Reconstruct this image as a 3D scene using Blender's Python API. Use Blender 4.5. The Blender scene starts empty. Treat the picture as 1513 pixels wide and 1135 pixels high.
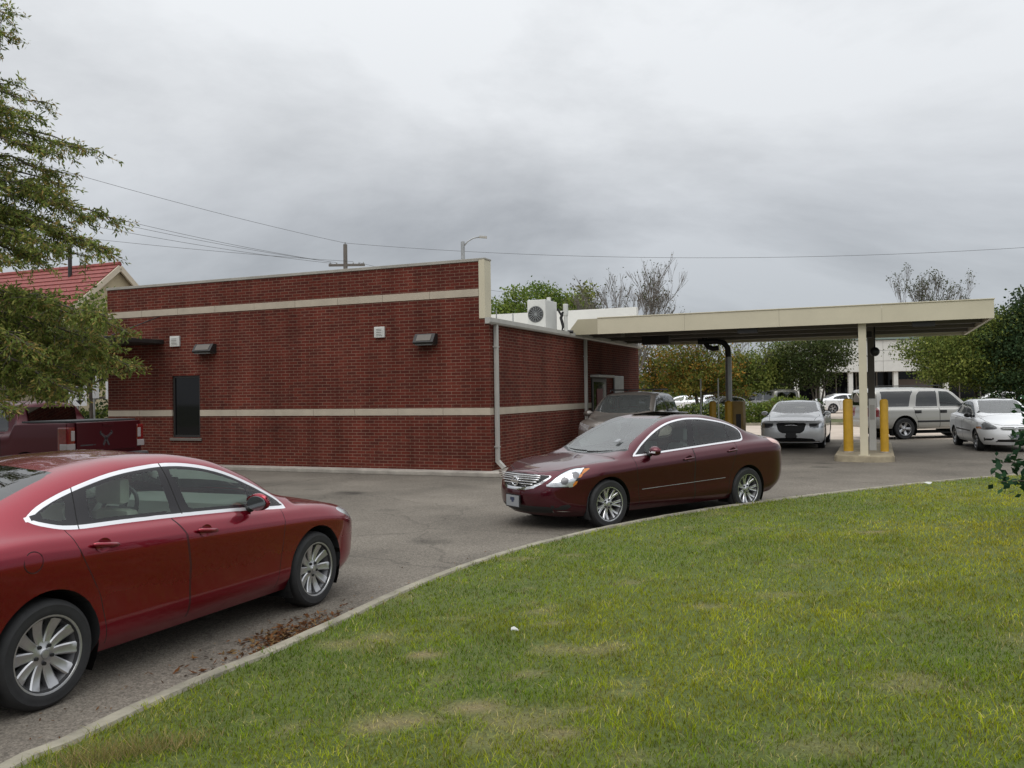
import bpy, bmesh, math, random
import numpy as np
from mathutils import Vector, Matrix
rnd = random.Random(7)
nrg = np.random.default_rng(11)
scene = bpy.context.scene
COL = scene.collection
PI = math.pi

# ------------------------------------------------------------------ scene graph helpers
def link(o, parent=None):
    COL.objects.link(o)
    if parent is not None: o.parent = parent
    return o
def tag(o, label=None, cat=None, group=None, kind=None):
    if label: o['label'] = label
    if cat: o['category'] = cat
    if group: o['group'] = group
    if kind: o['kind'] = kind
    return o
def thing(name, label, cat, loc=(0, 0, 0), rotz=0.0, group=None):
    o = link(bpy.data.objects.new(name, None))
    o.location = loc; o.rotation_euler = (0, 0, rotz)
    return tag(o, label, cat, group)
def copy_tree(o, parent=None):
    c = o.copy(); link(c)
    if parent is not None: c.parent = parent
    for ch in list(o.children): copy_tree(ch, c)
    return c
def mesh_obj(name, verts, faces, mats, parent=None, midx=None, smooth=False, normals=None):
    me = bpy.data.meshes.new(name)
    me.from_pydata([tuple(v) for v in verts], [], [tuple(f) for f in faces])
    for m in (mats if isinstance(mats, (list, tuple)) else [mats]): me.materials.append(m)
    if midx is not None: me.polygons.foreach_set('material_index', list(midx))
    if smooth: me.polygons.foreach_set('use_smooth', [True] * len(me.polygons))
    me.validate(); me.update()
    if normals is not None and len(normals) == len(me.vertices):
        me.normals_split_custom_set_from_vertices([tuple(n) for n in normals])
    return link(bpy.data.objects.new(name, me), parent)

class MB:
    """collects shapes into one mesh"""
    def __init__(s): s.v = []; s.f = []; s.m = []; s.mi = 0
    def add(s, vs, fs):
        b = len(s.v); s.v += [tuple(v) for v in vs]
        s.f += [tuple(i + b for i in f) for f in fs]; s.m += [s.mi] * len(fs); return s
    def box(s, x0, x1, y0, y1, z0, z1):
        v = [(x, y, z) for z in (z0, z1) for y in (y0, y1) for x in (x0, x1)]
        return s.add(v, [(0, 2, 3, 1), (4, 5, 7, 6), (0, 1, 5, 4), (2, 6, 7, 3), (0, 4, 6, 2), (1, 3, 7, 5)])
    def bbox(s, x0, x1, y0, y1, z0, z1, b=0.01):
        """box with all edges chamfered"""
        bm = bmesh.new()
        bmesh.ops.create_cube(bm, size=1.0)
        for v in bm.verts:
            v.co = Vector((x0 + (v.co.x + .5) * (x1 - x0), y0 + (v.co.y + .5) * (y1 - y0), z0 + (v.co.z + .5) * (z1 - z0)))
        bmesh.ops.bevel(bm, geom=bm.edges[:], offset=b, segments=2, profile=.6, affect='EDGES')
        bm.verts.index_update()
        s.add([v.co[:] for v in bm.verts], [[v.index for v in f.verts] for f in bm.faces]); bm.free(); return s
    def obox(s, c, ax, ay, az, hx, hy, hz):
        c, ax, ay, az = map(Vector, (c, ax, ay, az)); ax.normalize(); ay.normalize(); az.normalize()
        v = [c + ax * (hx * i) + ay * (hy * j) + az * (hz * k) for k in (-1, 1) for j in (-1, 1) for i in (-1, 1)]
        return s.add(v, [(0, 2, 3, 1), (4, 5, 7, 6), (0, 1, 5, 4), (2, 6, 7, 3), (0, 4, 6, 2), (1, 3, 7, 5)])
    def tube(s, pts, rad, n=8, caps=True):
        pts = [Vector(p) for p in pts]
        if not isinstance(rad, (list, tuple)): rad = [rad] * len(pts)
        rings = []; up = None
        for i, p in enumerate(pts):
            a = pts[max(i - 1, 0)]; b = pts[min(i + 1, len(pts) - 1)]
            d = b - a
            if d.length < 1e-9: d = Vector((0, 0, 1))
            d.normalize()
            if up is None:
                up = Vector((0, 0, 1)) if abs(d.z) < .9 else Vector((1, 0, 0))
            e1 = (up - d * up.dot(d))
            if e1.length < 1e-6: e1 = d.orthogonal()
            e1.normalize(); e2 = d.cross(e1); up = e1
            rings.append([p + (e1 * math.cos(2 * PI * k / n) + e2 * math.sin(2 * PI * k / n)) * rad[i] for k in range(n)])
        vs = [v for r in rings for v in r]; fs = []
        for i in range(len(rings) - 1):
            for k in range(n):
                a = i * n + k; b = i * n + (k + 1) % n
                fs.append((a, b, b + n, a + n))
        if caps:
            fs.append(tuple(range(n - 1, -1, -1))); fs.append(tuple(range((len(rings) - 1) * n, len(rings) * n)))
        return s.add(vs, fs)
    def lathe(s, prof, axis='z', n=32, c=(0, 0, 0), closed=False):
        """prof = (radius, height) list"""
        vs = []
        for r, hgt in prof:
            for k in range(n):
                a = 2 * PI * k / n
                if axis == 'z': v = (c[0] + r * math.cos(a), c[1] + r * math.sin(a), c[2] + hgt)
                elif axis == 'y': v = (c[0] + r * math.cos(a), c[1] + hgt, c[2] + r * math.sin(a))
                else: v = (c[0] + hgt, c[1] + r * math.cos(a), c[2] + r * math.sin(a))
                vs.append(v)
        fs = []
        for i in range(len(prof) - 1):
            for k in range(n):
                a = i * n + k; b = i * n + (k + 1) % n
                fs.append((a, b, b + n, a + n) if axis == 'z' else (a, a + n, b + n, b))
        return s.add(vs, fs)
    def prism(s, poly, d0, d1, axis='y'):
        """polygon extruded along an axis; poly in the other two coordinates"""
        def P(p, d):
            return (p[0], d, p[1]) if axis == 'y' else ((d, p[0], p[1]) if axis == 'x' else (p[0], p[1], d))
        n = len(poly)
        vs = [P(p, d0) for p in poly] + [P(p, d1) for p in poly]
        fs = [tuple(range(n)), tuple(range(2 * n - 1, n - 1, -1))] + [(i, i + n, (i + 1) % n + n, (i + 1) % n) for i in range(n)]
        return s.add(vs, fs)
    def build(s, name, mats, parent=None, smooth=False, fix=True):
        o = mesh_obj(name, s.v, s.f, mats, parent, s.m, smooth)
        if fix:
            bm = bmesh.new(); bm.from_mesh(o.data)
            bmesh.ops.recalc_face_normals(bm, faces=bm.faces[:]); bm.to_mesh(o.data); bm.free()
        if smooth == 'auto':
            me = o.data
            me.polygons.foreach_set('use_smooth', [True] * len(me.polygons))
            bm = bmesh.new(); bm.from_mesh(me)
            for e in bm.edges:
                if len(e.link_faces) != 2 or e.calc_face_angle(0) > .6: e.smooth = False
            bm.to_mesh(me); bm.free()
        return o

# ------------------------------------------------------------------ materials
def new_mat(name):
    m = bpy.data.materials.new(name); m.use_nodes = True
    nt = m.node_tree; nt.nodes.clear()
    out = nt.nodes.new('ShaderNodeOutputMaterial')
    return m, nt, out
def N(nt, t, **kw):
    n = nt.nodes.new(t)
    for k, v in kw.items():
        if k in n.inputs: n.inputs[k].default_value = v
        else: setattr(n, k, v)
    return n
def L(nt, a, b): nt.links.new(a, b)
def c4(c): return (c[0], c[1], c[2], 1.0)
def principled(name, col, rough=.5, metal=0., coat=0., spec=.5, var=.0, vscale=3., bump=0., bscale=40., coatrough=.04, coords='Object', emis=None):
    m, nt, out = new_mat(name)
    b = N(nt, 'ShaderNodeBsdfPrincipled')
    b.inputs['Base Color'].default_value = c4(col); b.inputs['Roughness'].default_value = rough
    b.inputs['Metallic'].default_value = metal; b.inputs['Coat Weight'].default_value = coat
    b.inputs['Coat Roughness'].default_value = coatrough; b.inputs['Specular IOR Level'].default_value = spec
    tc = N(nt, 'ShaderNodeTexCoord')
    if var > 0:
        no = N(nt, 'ShaderNodeTexNoise', Scale=vscale, Detail=6.0, Roughness=.65); L(nt, tc.outputs[coords], no.inputs['Vector'])
        mr = N(nt, 'ShaderNodeMapRange'); mr.inputs['From Min'].default_value = .3; mr.inputs['From Max'].default_value = .7
        mr.inputs['To Min'].default_value = 1 - var; mr.inputs['To Max'].default_value = 1 + var; L(nt, no.outputs['Fac'], mr.inputs['Value'])
        mx = N(nt, 'ShaderNodeVectorMath', operation='SCALE'); mx.inputs[0].default_value = col; L(nt, mr.outputs[0], mx.inputs['Scale'])
        L(nt, mx.outputs[0], b.inputs['Base Color'])
    if bump > 0:
        n2 = N(nt, 'ShaderNodeTexNoise', Scale=bscale, Detail=4.0); L(nt, tc.outputs[coords], n2.inputs['Vector'])
        bp = N(nt, 'ShaderNodeBump', Strength=bump, Distance=.02); L(nt, n2.outputs['Fac'], bp.inputs['Height']); L(nt, bp.outputs[0], b.inputs['Normal'])
    L(nt, b.outputs[0], out.inputs[0])
    return m
def glass_mat(name, tint, refl=1.0, rough=.0, sky_sheen=0., sheen_col=(.5, .53, .52), ior=1.85):
    """thin tinted glazing: tinted see-through plus a Fresnel mirror"""
    m, nt, out = new_mat(name)
    tr = N(nt, 'ShaderNodeBsdfTransparent', Color=c4(tint)); gl = N(nt, 'ShaderNodeBsdfGlossy', Roughness=rough)
    gl.inputs['Color'].default_value = (refl, refl, refl, 1)
    fr = N(nt, 'ShaderNodeFresnel', IOR=ior); mx = N(nt, 'ShaderNodeMixShader')
    L(nt, fr.outputs[0], mx.inputs[0]); L(nt, tr.outputs[0], mx.inputs[1]); L(nt, gl.outputs[0], mx.inputs[2])
    if sky_sheen > 0:  # pale diffuse share painted into the glass in place of reflected sky
        df = N(nt, 'ShaderNodeBsdfDiffuse', Color=c4(sheen_col)); m2 = N(nt, 'ShaderNodeMixShader'); m2.inputs[0].default_value = sky_sheen
        L(nt, mx.outputs[0], m2.inputs[1]); L(nt, df.outputs[0], m2.inputs[2]); L(nt, m2.outputs[0], out.inputs[0])
    else: L(nt, mx.outputs[0], out.inputs[0])
    return m
def paint(name, col, metal=.35, rough=.32, dust=.03, coat=.9):
    m, nt, out = new_mat(name)
    b = N(nt, 'ShaderNodeBsdfPrincipled'); b.inputs['Metallic'].default_value = metal
    b.inputs['Coat Weight'].default_value = coat; b.inputs['Coat Roughness'].default_value = .03
    tc = N(nt, 'ShaderNodeTexCoord')
    no = N(nt, 'ShaderNodeTexNoise', Scale=2.3, Detail=8.0, Roughness=.7); L(nt, tc.outputs['Object'], no.inputs['Vector'])
    # film of road dust, thicker low on the body
    sx = N(nt, 'ShaderNodeSeparateXYZ'); L(nt, tc.outputs['Object'], sx.inputs[0])
    mr = N(nt, 'ShaderNodeMapRange'); mr.inputs['From Min'].default_value = .65; mr.inputs['From Max'].default_value = .15
    mr.inputs['To Min'].default_value = .15; mr.inputs['To Max'].default_value = 1.0; L(nt, sx.outputs[2], mr.inputs['Value'])
    mu = N(nt, 'ShaderNodeMath', operation='MULTIPLY'); L(nt, no.outputs['Fac'], mu.inputs[0]); L(nt, mr.outputs[0], mu.inputs[1])
    m2 = N(nt, 'ShaderNodeMath', operation='MULTIPLY'); L(nt, mu.outputs[0], m2.inputs[0]); m2.inputs[1].default_value = dust * 2
    mx = N(nt, 'ShaderNodeMix', data_type='RGBA'); L(nt, m2.outputs[0], mx.inputs['Factor'])
    mx.inputs['A'].default_value = c4(col); mx.inputs['B'].default_value = (.16, .14, .12, 1)
    L(nt, mx.outputs['Result'], b.inputs['Base Color'])
    m3 = N(nt, 'ShaderNodeMath', operation='MULTIPLY_ADD'); L(nt, mu.outputs[0], m3.inputs[0]); m3.inputs[1].default_value = .35; m3.inputs[2].default_value = rough
    L(nt, m3.outputs[0], b.inputs['Roughness']); L(nt, b.outputs[0], out.inputs[0])
    return m

M = {}
M['rubber'] = principled('tyre_rubber', (.018, .018, .019), .75, var=.25, vscale=12)
M['black'] = principled('black_plastic', (.012, .012, .013), .45)
M['seam'] = principled('panel_gap', (.004, .003, .003), .8)
M['under'] = principled('underbody', (.008, .008, .008), .9)
M['chrome'] = principled('chrome', (.86, .86, .87), .12, metal=1.)
M['satin'] = principled('satin_bright_trim', (.80, .80, .82), .33, metal=.65)
M['alloy'] = principled('alloy_rim', (.50, .50, .51), .30, metal=.85, var=.12, vscale=9)
M['alloy_dark'] = principled('rim_barrel', (.16, .16, .165), .4, metal=.8)
M['disc'] = principled('brake_disc', (.05, .05, .05), .5, metal=.6)
M['glass'] = glass_mat('green_tinted_glass', (.80, .93, .86), 1., 0., 0., (.5, .5, .5), 1.6)
M['glass_dark'] = glass_mat('privacy_glass', (.055, .06, .065))
M['glass_screen'] = glass_mat('windscreen_glass', (.72, .82, .78), 1.0, 0., .09)
M['pillar'] = principled('gloss_black_pillar', (.012, .010, .012), .2)
M['seat'] = principled('pale_leather', (.70, .70, .60), .6, var=.08, vscale=5)
M['seat_grey'] = principled('grey_cloth', (.20, .20, .205), .8)
M['mirror'] = principled('mirror_face', (.10, .11, .115), .08, metal=.6)
M['grille'] = principled('grille_black', (.004, .004, .004), .55)
M['dash'] = principled('dashboard', (.05, .05, .05), .7)
M['dash_pale'] = principled('pale_dash', (.38, .39, .35), .7)
M['lens'] = glass_mat('clear_lens', (.86, .88, .9), 1.0)
M['lampin'] = principled('lamp_reflector', (.62, .64, .66), .18, metal=.7, var=.3, vscale=14)
M['amber'] = principled('amber_reflector', (.55, .17, .02), .25, coat=.6)
M['redlens'] = principled('red_lens', (.16, .010, .010), .12, coat=1., var=.3, vscale=20)
M['pinklens'] = principled('pale_red_lens', (.62, .38, .34), .12, coat=1., var=.25, vscale=16)
M['plate'] = principled('plate_white', (.25, .26, .27), .4)
M['dull_lens'] = principled('dull_clear_lens', (.34, .31, .31), .2, coat=.8)
M['lampdark'] = principled('smoked_lamp', (.05, .05, .055), .15, coat=1.)
M['plate_ink'] = principled('plate_ink', (.03, .04, .08), .5)
M['steel'] = principled('galvanised', (.35, .36, .36), .45, metal=.6, var=.15)
# ------------------------------------------------------------------ car shells
def pchip(pts):
    pts = sorted(pts); x = np.array([p[0] for p in pts], float); y = np.array([p[1] for p in pts], float)
    hh = np.diff(x); d = np.diff(y) / hh; m = np.zeros_like(x)
    m[0], m[-1] = d[0], d[-1]
    for i in range(1, len(x) - 1):
        if d[i - 1] * d[i] > 0:
            w1, w2 = 2 * hh[i] + hh[i - 1], hh[i] + 2 * hh[i - 1]
            m[i] = (w1 + w2) / (w1 / d[i - 1] + w2 / d[i])
    def f(q):
        q = np.clip(np.asarray(q, float), x[0], x[-1]); i = np.clip(np.searchsorted(x, q, side='right') - 1, 0, len(x) - 2)
        t = (q - x[i]) / hh[i]
        return ((1 + 2 * t) * (1 - t) ** 2 * y[i] + t * (1 - t) ** 2 * hh[i] * m[i] + t * t * (3 - 2 * t) * y[i + 1] + t * t * (t - 1) * hh[i] * m[i + 1])
    return f
def smooth_poly(pts, n=6, closed=True):
    P = np.array(pts, float); out = []; m = len(P)
    for i in range(m if closed else m - 1):
        g = (lambda j: P[j % m]) if closed else (lambda j: P[min(max(j, 0), m - 1)])
        p0, p1, p2, p3 = g(i - 1), g(i), g(i + 1), g(i + 2)
        for k in range(n):
            t = k / n
            out.append(.5 * ((2 * p1) + (-p0 + p2) * t + (2 * p0 - 5 * p1 + 4 * p2 - p3) * t * t + (-p0 + 3 * p1 - 3 * p2 + p3) * t ** 3))
    if not closed: out.append(P[-1])
    return np.array(out)
def sdf(P, poly):
    poly = np.asarray(poly, float); A = poly; B = np.roll(poly, -1, 0)
    d2 = np.full(len(P), 1e9); ins = np.zeros(len(P), bool)
    for a, b in zip(A, B):
        ab = b - a; ap = P - a
        t = np.clip((ap @ ab) / (ab @ ab + 1e-12), 0, 1)
        q = ap - t[:, None] * ab; d2 = np.minimum(d2, (q * q).sum(1))
        if abs(ab[1]) > 1e-12:
            c = ((a[1] <= P[:, 1]) & (b[1] > P[:, 1])) | ((b[1] <= P[:, 1]) & (a[1] > P[:, 1]))
            xx = a[0] + (P[:, 1] - a[1]) / ab[1] * ab[0]
            ins ^= c & (P[:, 0] < xx)
    return np.sqrt(d2) * np.where(ins, -1, 1)
PROJ = {'xz': ((1, 0, 0), (0, 0, 1)), 'yz': ((0, 1, 0), (0, 0, 1)), 'xy': ((1, 0, 0), (0, 1, 0))}
NT = [4, 4, 5, 4, 4, 8, 6, 6]

class Shell:
    def __init__(s, S):
        s.S = S; W = S['W']; xf, xr = S['xf'], S['xr']; a, b = S.get('a', .8), S.get('b', .7); n = S.get('n', 2.5); nb = S.get('nb', n)
        top, belt, zbot = pchip(S['top']), pchip(S['belt']), pchip(S['zbot'])
        rz, ry = pchip([(r[0], r[2]) for r in S['rail']]), pchip([(r[0], r[1]) for r in S['rail']])
        rx0, rx1 = min(r[0] for r in S['rail']), max(r[0] for r in S['rail'])
        bin_ = pchip(S['belt_in'])
        setf = S.get('setf', [.12, .04, 0, .02, .06, .14]); setr = S.get('setr', [.14, .05, 0, .01, .03, .07])
        ins = S.get('ins', [.10, .03, 0, .012, .04]); zmid = S.get('zmid', .5)
        NF, NR = 26, 26; NM = max(20, int((xf - a - xr - b) / .04)); st = []
        for i in range(NF): st.append(('f', (i / NF) * PI / 2))
        for i in range(NM + 1): st.append(('m', i / NM))
        for i in range(1, NR + 1): st.append(('r', (1 - i / NR) * PI / 2))
        K = np.zeros((len(st), 9, 3))
        for si, (kind, q) in enumerate(st):
            for k in range(6):
                F = xf - setf[k]; Rr = xr + setr[k]
                if kind == 'f': x = F - a + a * math.cos(q) ** (2 / n); yf = math.sin(q) ** (2 / n)
                elif kind == 'r': x = Rr + b - b * math.cos(q) ** (2 / nb); yf = math.sin(q) ** (2 / nb)
                else: x = (F - a) + ((Rr + b) - (F - a)) * q; yf = 1.
                inset = ins[k] if k < 5 else float(bin_(x))
                if k in (3, 4): inset = ins[k] * float(bin_(x)) / S['belt_in'][0][1] if S.get('ins_scale') else ins[k]
                zb = float(belt(x)); z0 = float(zbot(x))
                z = [z0, z0 + .11, max(z0 + .16, min(zmid, zb - .2)), zb - S.get('d3', .14), zb - S.get('d4', .045), zb][k]
                K[si, k] = (x, (W - inset) * yf, z)
            x5, y5, z5 = K[si, 5]; zc = max(float(top(x5)), z5 - .02) if kind != 'm' else float(top(x5))
            if kind == 'f' : zc = z5 + (zc - z5) * min(1, yf ** .7)
            if kind == 'r' : zc = z5 + (zc - z5) * min(1, yf ** .7)
            hr = S.get('hood_r', .80); zh = zc - (zc - z5) * hr ** S.get('hood_e', 2.2)
            e = S.get('blend', .05)
            w = np.clip((x5 - (rx0 - e)) / (2 * e), 0, 1) * np.clip(((rx1 + e) - x5) / (2 * e), 0, 1); w = w * w * (3 - 2 * w)
            yr = (float(ry(x5)) / (W - float(bin_(x5)))) * w + hr * (1 - w)
            y6 = y5 * yr; z6 = float(rz(x5)) * w + zh * (1 - w)
            K[si, 6] = (x5, y6, z6)
            re = S.get('roof_e', 2.0)
            K[si, 7] = (x5, y6 * .55, zc - (zc - z6) * .55 ** re); K[si, 8] = (x5, 0, zc)
        g0 = 2 * K[:, :1] - K[:, 1:2]; g1 = K[:, 7:8] * np.array([1, -1, 1])
        Q = np.concatenate([g0, K, g1], 1)
        d = np.linalg.norm(np.diff(Q, axis=1), axis=2) ** .75 + 1e-5
        V = (np.diff(Q, axis=1)) / d[..., None]
        T = (V[:, :-1] * d[:, 1:, None] + V[:, 1:] * d[:, :-1, None]) / (d[:, 1:, None] + d[:, :-1, None])
        crease = S.get('crease', {3: .75, 5: .35})
        cols = []; tv = []
        for k in range(8):
            for j in range(NT[k] + (1 if k == 7 else 0)):
                t = j / NT[k]; dd = d[:, k + 1, None]; ca, cb = crease.get(k, 0), crease.get(k + 1, 0)
                Ta = T[:, k] * (1 - ca) + V[:, k + 1] * ca; Tb = T[:, k + 1] * (1 - cb) + V[:, k + 1] * cb
                p = ((1 + 2 * t) * (1 - t) ** 2 * K[:, k] + t * (1 - t) ** 2 * dd * Ta + t * t * (3 - 2 * t) * K[:, k + 1] + t * t * (t - 1) * dd * Tb)
                cols.append(p); tv.append(k + t)
        G = np.stack(cols, 1); G[:, -1, 1] = 0; G[0, :, 1] = 0; G[-1, :, 1] = 0; G[..., 1] = np.maximum(G[..., 1], 0)
        ns, nt_ = G.shape[:2]
        bm = bmesh.new(); s.bm = bm
        vs = [[bm.verts.new(G[i, j]) for j in range(nt_)] for i in range(ns)]
        s.lt = bm.faces.layers.float.new('t'); s.lp = bm.faces.layers.int.new('pid'); s.lm = bm.faces.layers.int.new('mat')
        for i in range(ns - 1):
            for j in range(nt_ - 1):
                try:
                    f = bm.faces.new((vs[i][j], vs[i + 1][j], vs[i + 1][j + 1], vs[i][j + 1])); f[s.lt] = .5 * (tv[j] + tv[j + 1])
                except ValueError: pass
        bmesh.ops.remove_doubles(bm, verts=bm.verts[:], dist=2e-4)
        bm.normal_update()
        mid = [f for f in bm.faces if 1.5 < f[s.lt] < 2.5 and abs(f.calc_center_median().x) < .5]
        if sum(f.normal.y for f in mid) < 0:
            bmesh.ops.reverse_faces(bm, faces=bm.faces[:]); bm.normal_update()
        s.pids = {0: ('body', None, 'both')}; s.mats = [S['paint'], M['seam'], M['black'], M['under'], M['pillar']]
        s.arch = None
    def coords(s, vs, proj):
        e1, e2 = PROJ[proj] if isinstance(proj, str) else proj
        P = np.array([v.co[:] for v in vs]) if len(vs) else np.zeros((0, 3))
        return np.stack([P @ np.array(e1, float), P @ np.array(e2, float)], 1)
    def sel(s, tr, filt):
        return [f for f in s.bm.faces if tr[0] <= f[s.lt] <= tr[1] and (filt is None or filt(f.calc_center_median()))]
    def cut(s, proj, fn, tr=(0, 9), filt=None, eps=.0012):
        bm = s.bm; faces = s.sel(tr, filt)
        vs = list({v for f in faces for v in f.verts})
        val = dict(zip(vs, fn(s.coords(vs, proj))))
        for v in vs:
            if abs(val[v]) < eps: val[v] = 0.
        es = {e for f in faces for e in f.edges}
        for e in es:
            a, b = e.verts; va, vb = val[a], val[b]
            if va * vb < 0:
                _, nv = bmesh.utils.edge_split(e, a, va / (va - vb)); val[nv] = 0.
        for f in faces:
            L_ = list(f.verts); n = len(L_); z = [i for i, v in enumerate(L_) if val.get(v, 1.) == 0.]
            if len(z) < 2: continue
            if len(z) > 2:
                # keep a pair that separates signs
                best = None
                for ii in range(len(z)):
                    for jj in range(ii + 1, len(z)):
                        a, b = z[ii], z[jj]
                        s1 = [val.get(L_[k], 0) for k in range(a + 1, b)]; s2 = [val.get(L_[k % n], 0) for k in range(b + 1, a + n)]
                        if s1 and s2 and sum(s1) * sum(s2) < 0: best = (a, b)
                if best is None: continue
                z = best
            a, b = z[0], z[1]
            if (b - a) in (1, n - 1): continue
            try: bmesh.utils.face_split(f, L_[a], L_[b])
            except ValueError: pass
    def inside(s, proj, fn, tr=(0, 9), filt=None):
        fs = s.sel(tr, filt)
        if not fs: return []
        e1, e2 = PROJ[proj] if isinstance(proj, str) else proj
        P = np.array([f.calc_center_median()[:] for f in fs])
        v = fn(np.stack([P @ np.array(e1, float), P @ np.array(e2, float)], 1))
        return [f for f, q in zip(fs, v) if q < 0]
    def region(s, proj, fn, name, mat, tr=(0, 9), filt=None, side='both', only=None):
        """cut fn<0 out of the shell as a part of its own"""
        s.cut(proj, fn, tr, filt); fs = s.inside(proj, fn, tr, filt)
        pid = len(s.pids); s.pids[pid] = (name, mat, side)
        for f in fs:
            if only is None or f[s.lp] in only: f[s.lp] = pid; f[s.lm] = 0
        return pid
    def seam(s, proj, fn, w=.004, tr=(0, 9), filt=None, mat=1):
        g = lambda P: np.abs(fn(P)) - w
        s.cut(proj, lambda P: fn(P) - w, tr, filt, 3e-4); s.cut(proj, lambda P: fn(P) + w, tr, filt, 3e-4)
        for f in s.inside(proj, g, tr, filt): f[s.lm] = mat
    def surf(s, x, z):
        """body side surface: y at (x, z)"""
        if not hasattr(s, 'pts'): s.pts = np.array([v.co[:] for v in s.bm.verts if v.co.y > .3])
        q = s.pts; d = (q[:, 0] - x) ** 2 + (q[:, 2] - z) ** 2; i = np.argsort(d)[:6]; w = 1 / (d[i] + 1e-6); return float((q[i, 1] * w).sum() / w.sum())
    def hole(s, proj, fn, tr=(0, 9), filt=None):
        s.cut(proj, fn, tr, filt); bmesh.ops.delete(s.bm, geom=s.inside(proj, fn, tr, filt), context='FACES')
    def arches(s, cs, R):
        s.arch = (cs, R); s.lips = []
        for cx, cz in cs:
            fn = lambda P, cx=cx, cz=cz: np.maximum(np.hypot(P[:, 0] - cx, P[:, 1] - cz) - R, -(P[:, 1] + 1))
            s.hole('xz', fn, (0, 3.6), lambda c, cx=cx: abs(c.x - cx) < R + .15 and c.y > .4)
            es = [e for e in s.bm.edges if e.is_boundary and all(abs(math.hypot(v.co.x - cx, v.co.z - cz) - R) < .004 and v.co.y > .4 for v in e.verts)]
            s.lips += es
    def finish(s, root):
        bm = s.bm; bm.normal_update()
        nor = {}
        for v in bm.verts:
            n = v.normal.copy()
            if v.co.y < 1e-4: n.y = 0
            nor[v] = n.normalized() if n.length > 0 else n
        W = s.S['W']; objs = {}
        groups = {}
        for f in bm.faces: groups.setdefault(f[s.lp], []).append(f)
        for pid, fs in groups.items():
            name, mat, side = s.pids[pid]; mats = [mat if mat is not None else s.mats[0]] + s.mats[1:]
            idx = {}; V = []; NV = []; F = []; MI = []
            for f in fs:
                for v in f.verts:
                    if v not in idx: idx[v] = len(V); V.append(tuple(v.co)); NV.append(tuple(nor[v]))
                F.append([idx[v] for v in f.verts]); MI.append(f[s.lm])
            if pid == 0 and s.arch:
                for e in s.lips:
                    a, b = e.verts
                    if a not in idx or b not in idx: continue
                    i = len(V)
                    for v in (a, b): V.append(tuple(v.co)); NV.append((0, 0, -1))
                    for v in (a, b): V.append((v.co.x, v.co.y - .15, v.co.z)); NV.append((0, 0, -1))
                    F.append([i, i + 1, i + 3, i + 2]); MI.append(3)
                cs, R = s.arch
                for cx, cz in cs:
                    m = 20; i0 = len(V)
                    angs = [PI * (-.18 + 1.36 * k / m) for k in range(m + 1)]
                    for aa in angs:
                        for yy in (W - .035, W - .34): V.append((cx + (R + .004) * math.cos(aa), yy, cz + (R + .004) * math.sin(aa))); NV.append((0, 0, -1))
                    for k in range(m): F.append([i0 + 2 * k, i0 + 2 * k + 1, i0 + 2 * k + 3, i0 + 2 * k + 2]); MI.append(3)
                    V.append((cx, W - .34, cz)); NV.append((0, 1, 0)); c = len(V) - 1
                    for k in range(m): F.append([i0 + 2 * k + 1, c, i0 + 2 * k + 3]); MI.append(3)
            mirV = [(x, -y, z) for x, y, z in V]; mirN = [(x, -y, z) for x, y, z in NV]; mirF = [f[::-1] for f in F]
            if side == 'both':
                n = len(V)
                o = mesh_obj(name, V + mirV, F + [[i + n for i in f] for f in mirF], mats, root, MI + MI, True, NV + mirN); objs.setdefault(name, []).append(o)
            else:
                if side in ('lr', 'l'): objs.setdefault(name, []).append(mesh_obj(name, V, F, mats, root, MI, True, NV))
                if side in ('lr', 'r'): objs.setdefault(name, []).append(mesh_obj(name, mirV, mirF, mats, root, MI, True, mirN))
        bm.free()
        return objs

def P_(pts, n=6, smooth=True):
    q = smooth_poly(pts, n) if smooth else np.array(pts, float)
    return lambda P: sdf(P, q)

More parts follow.
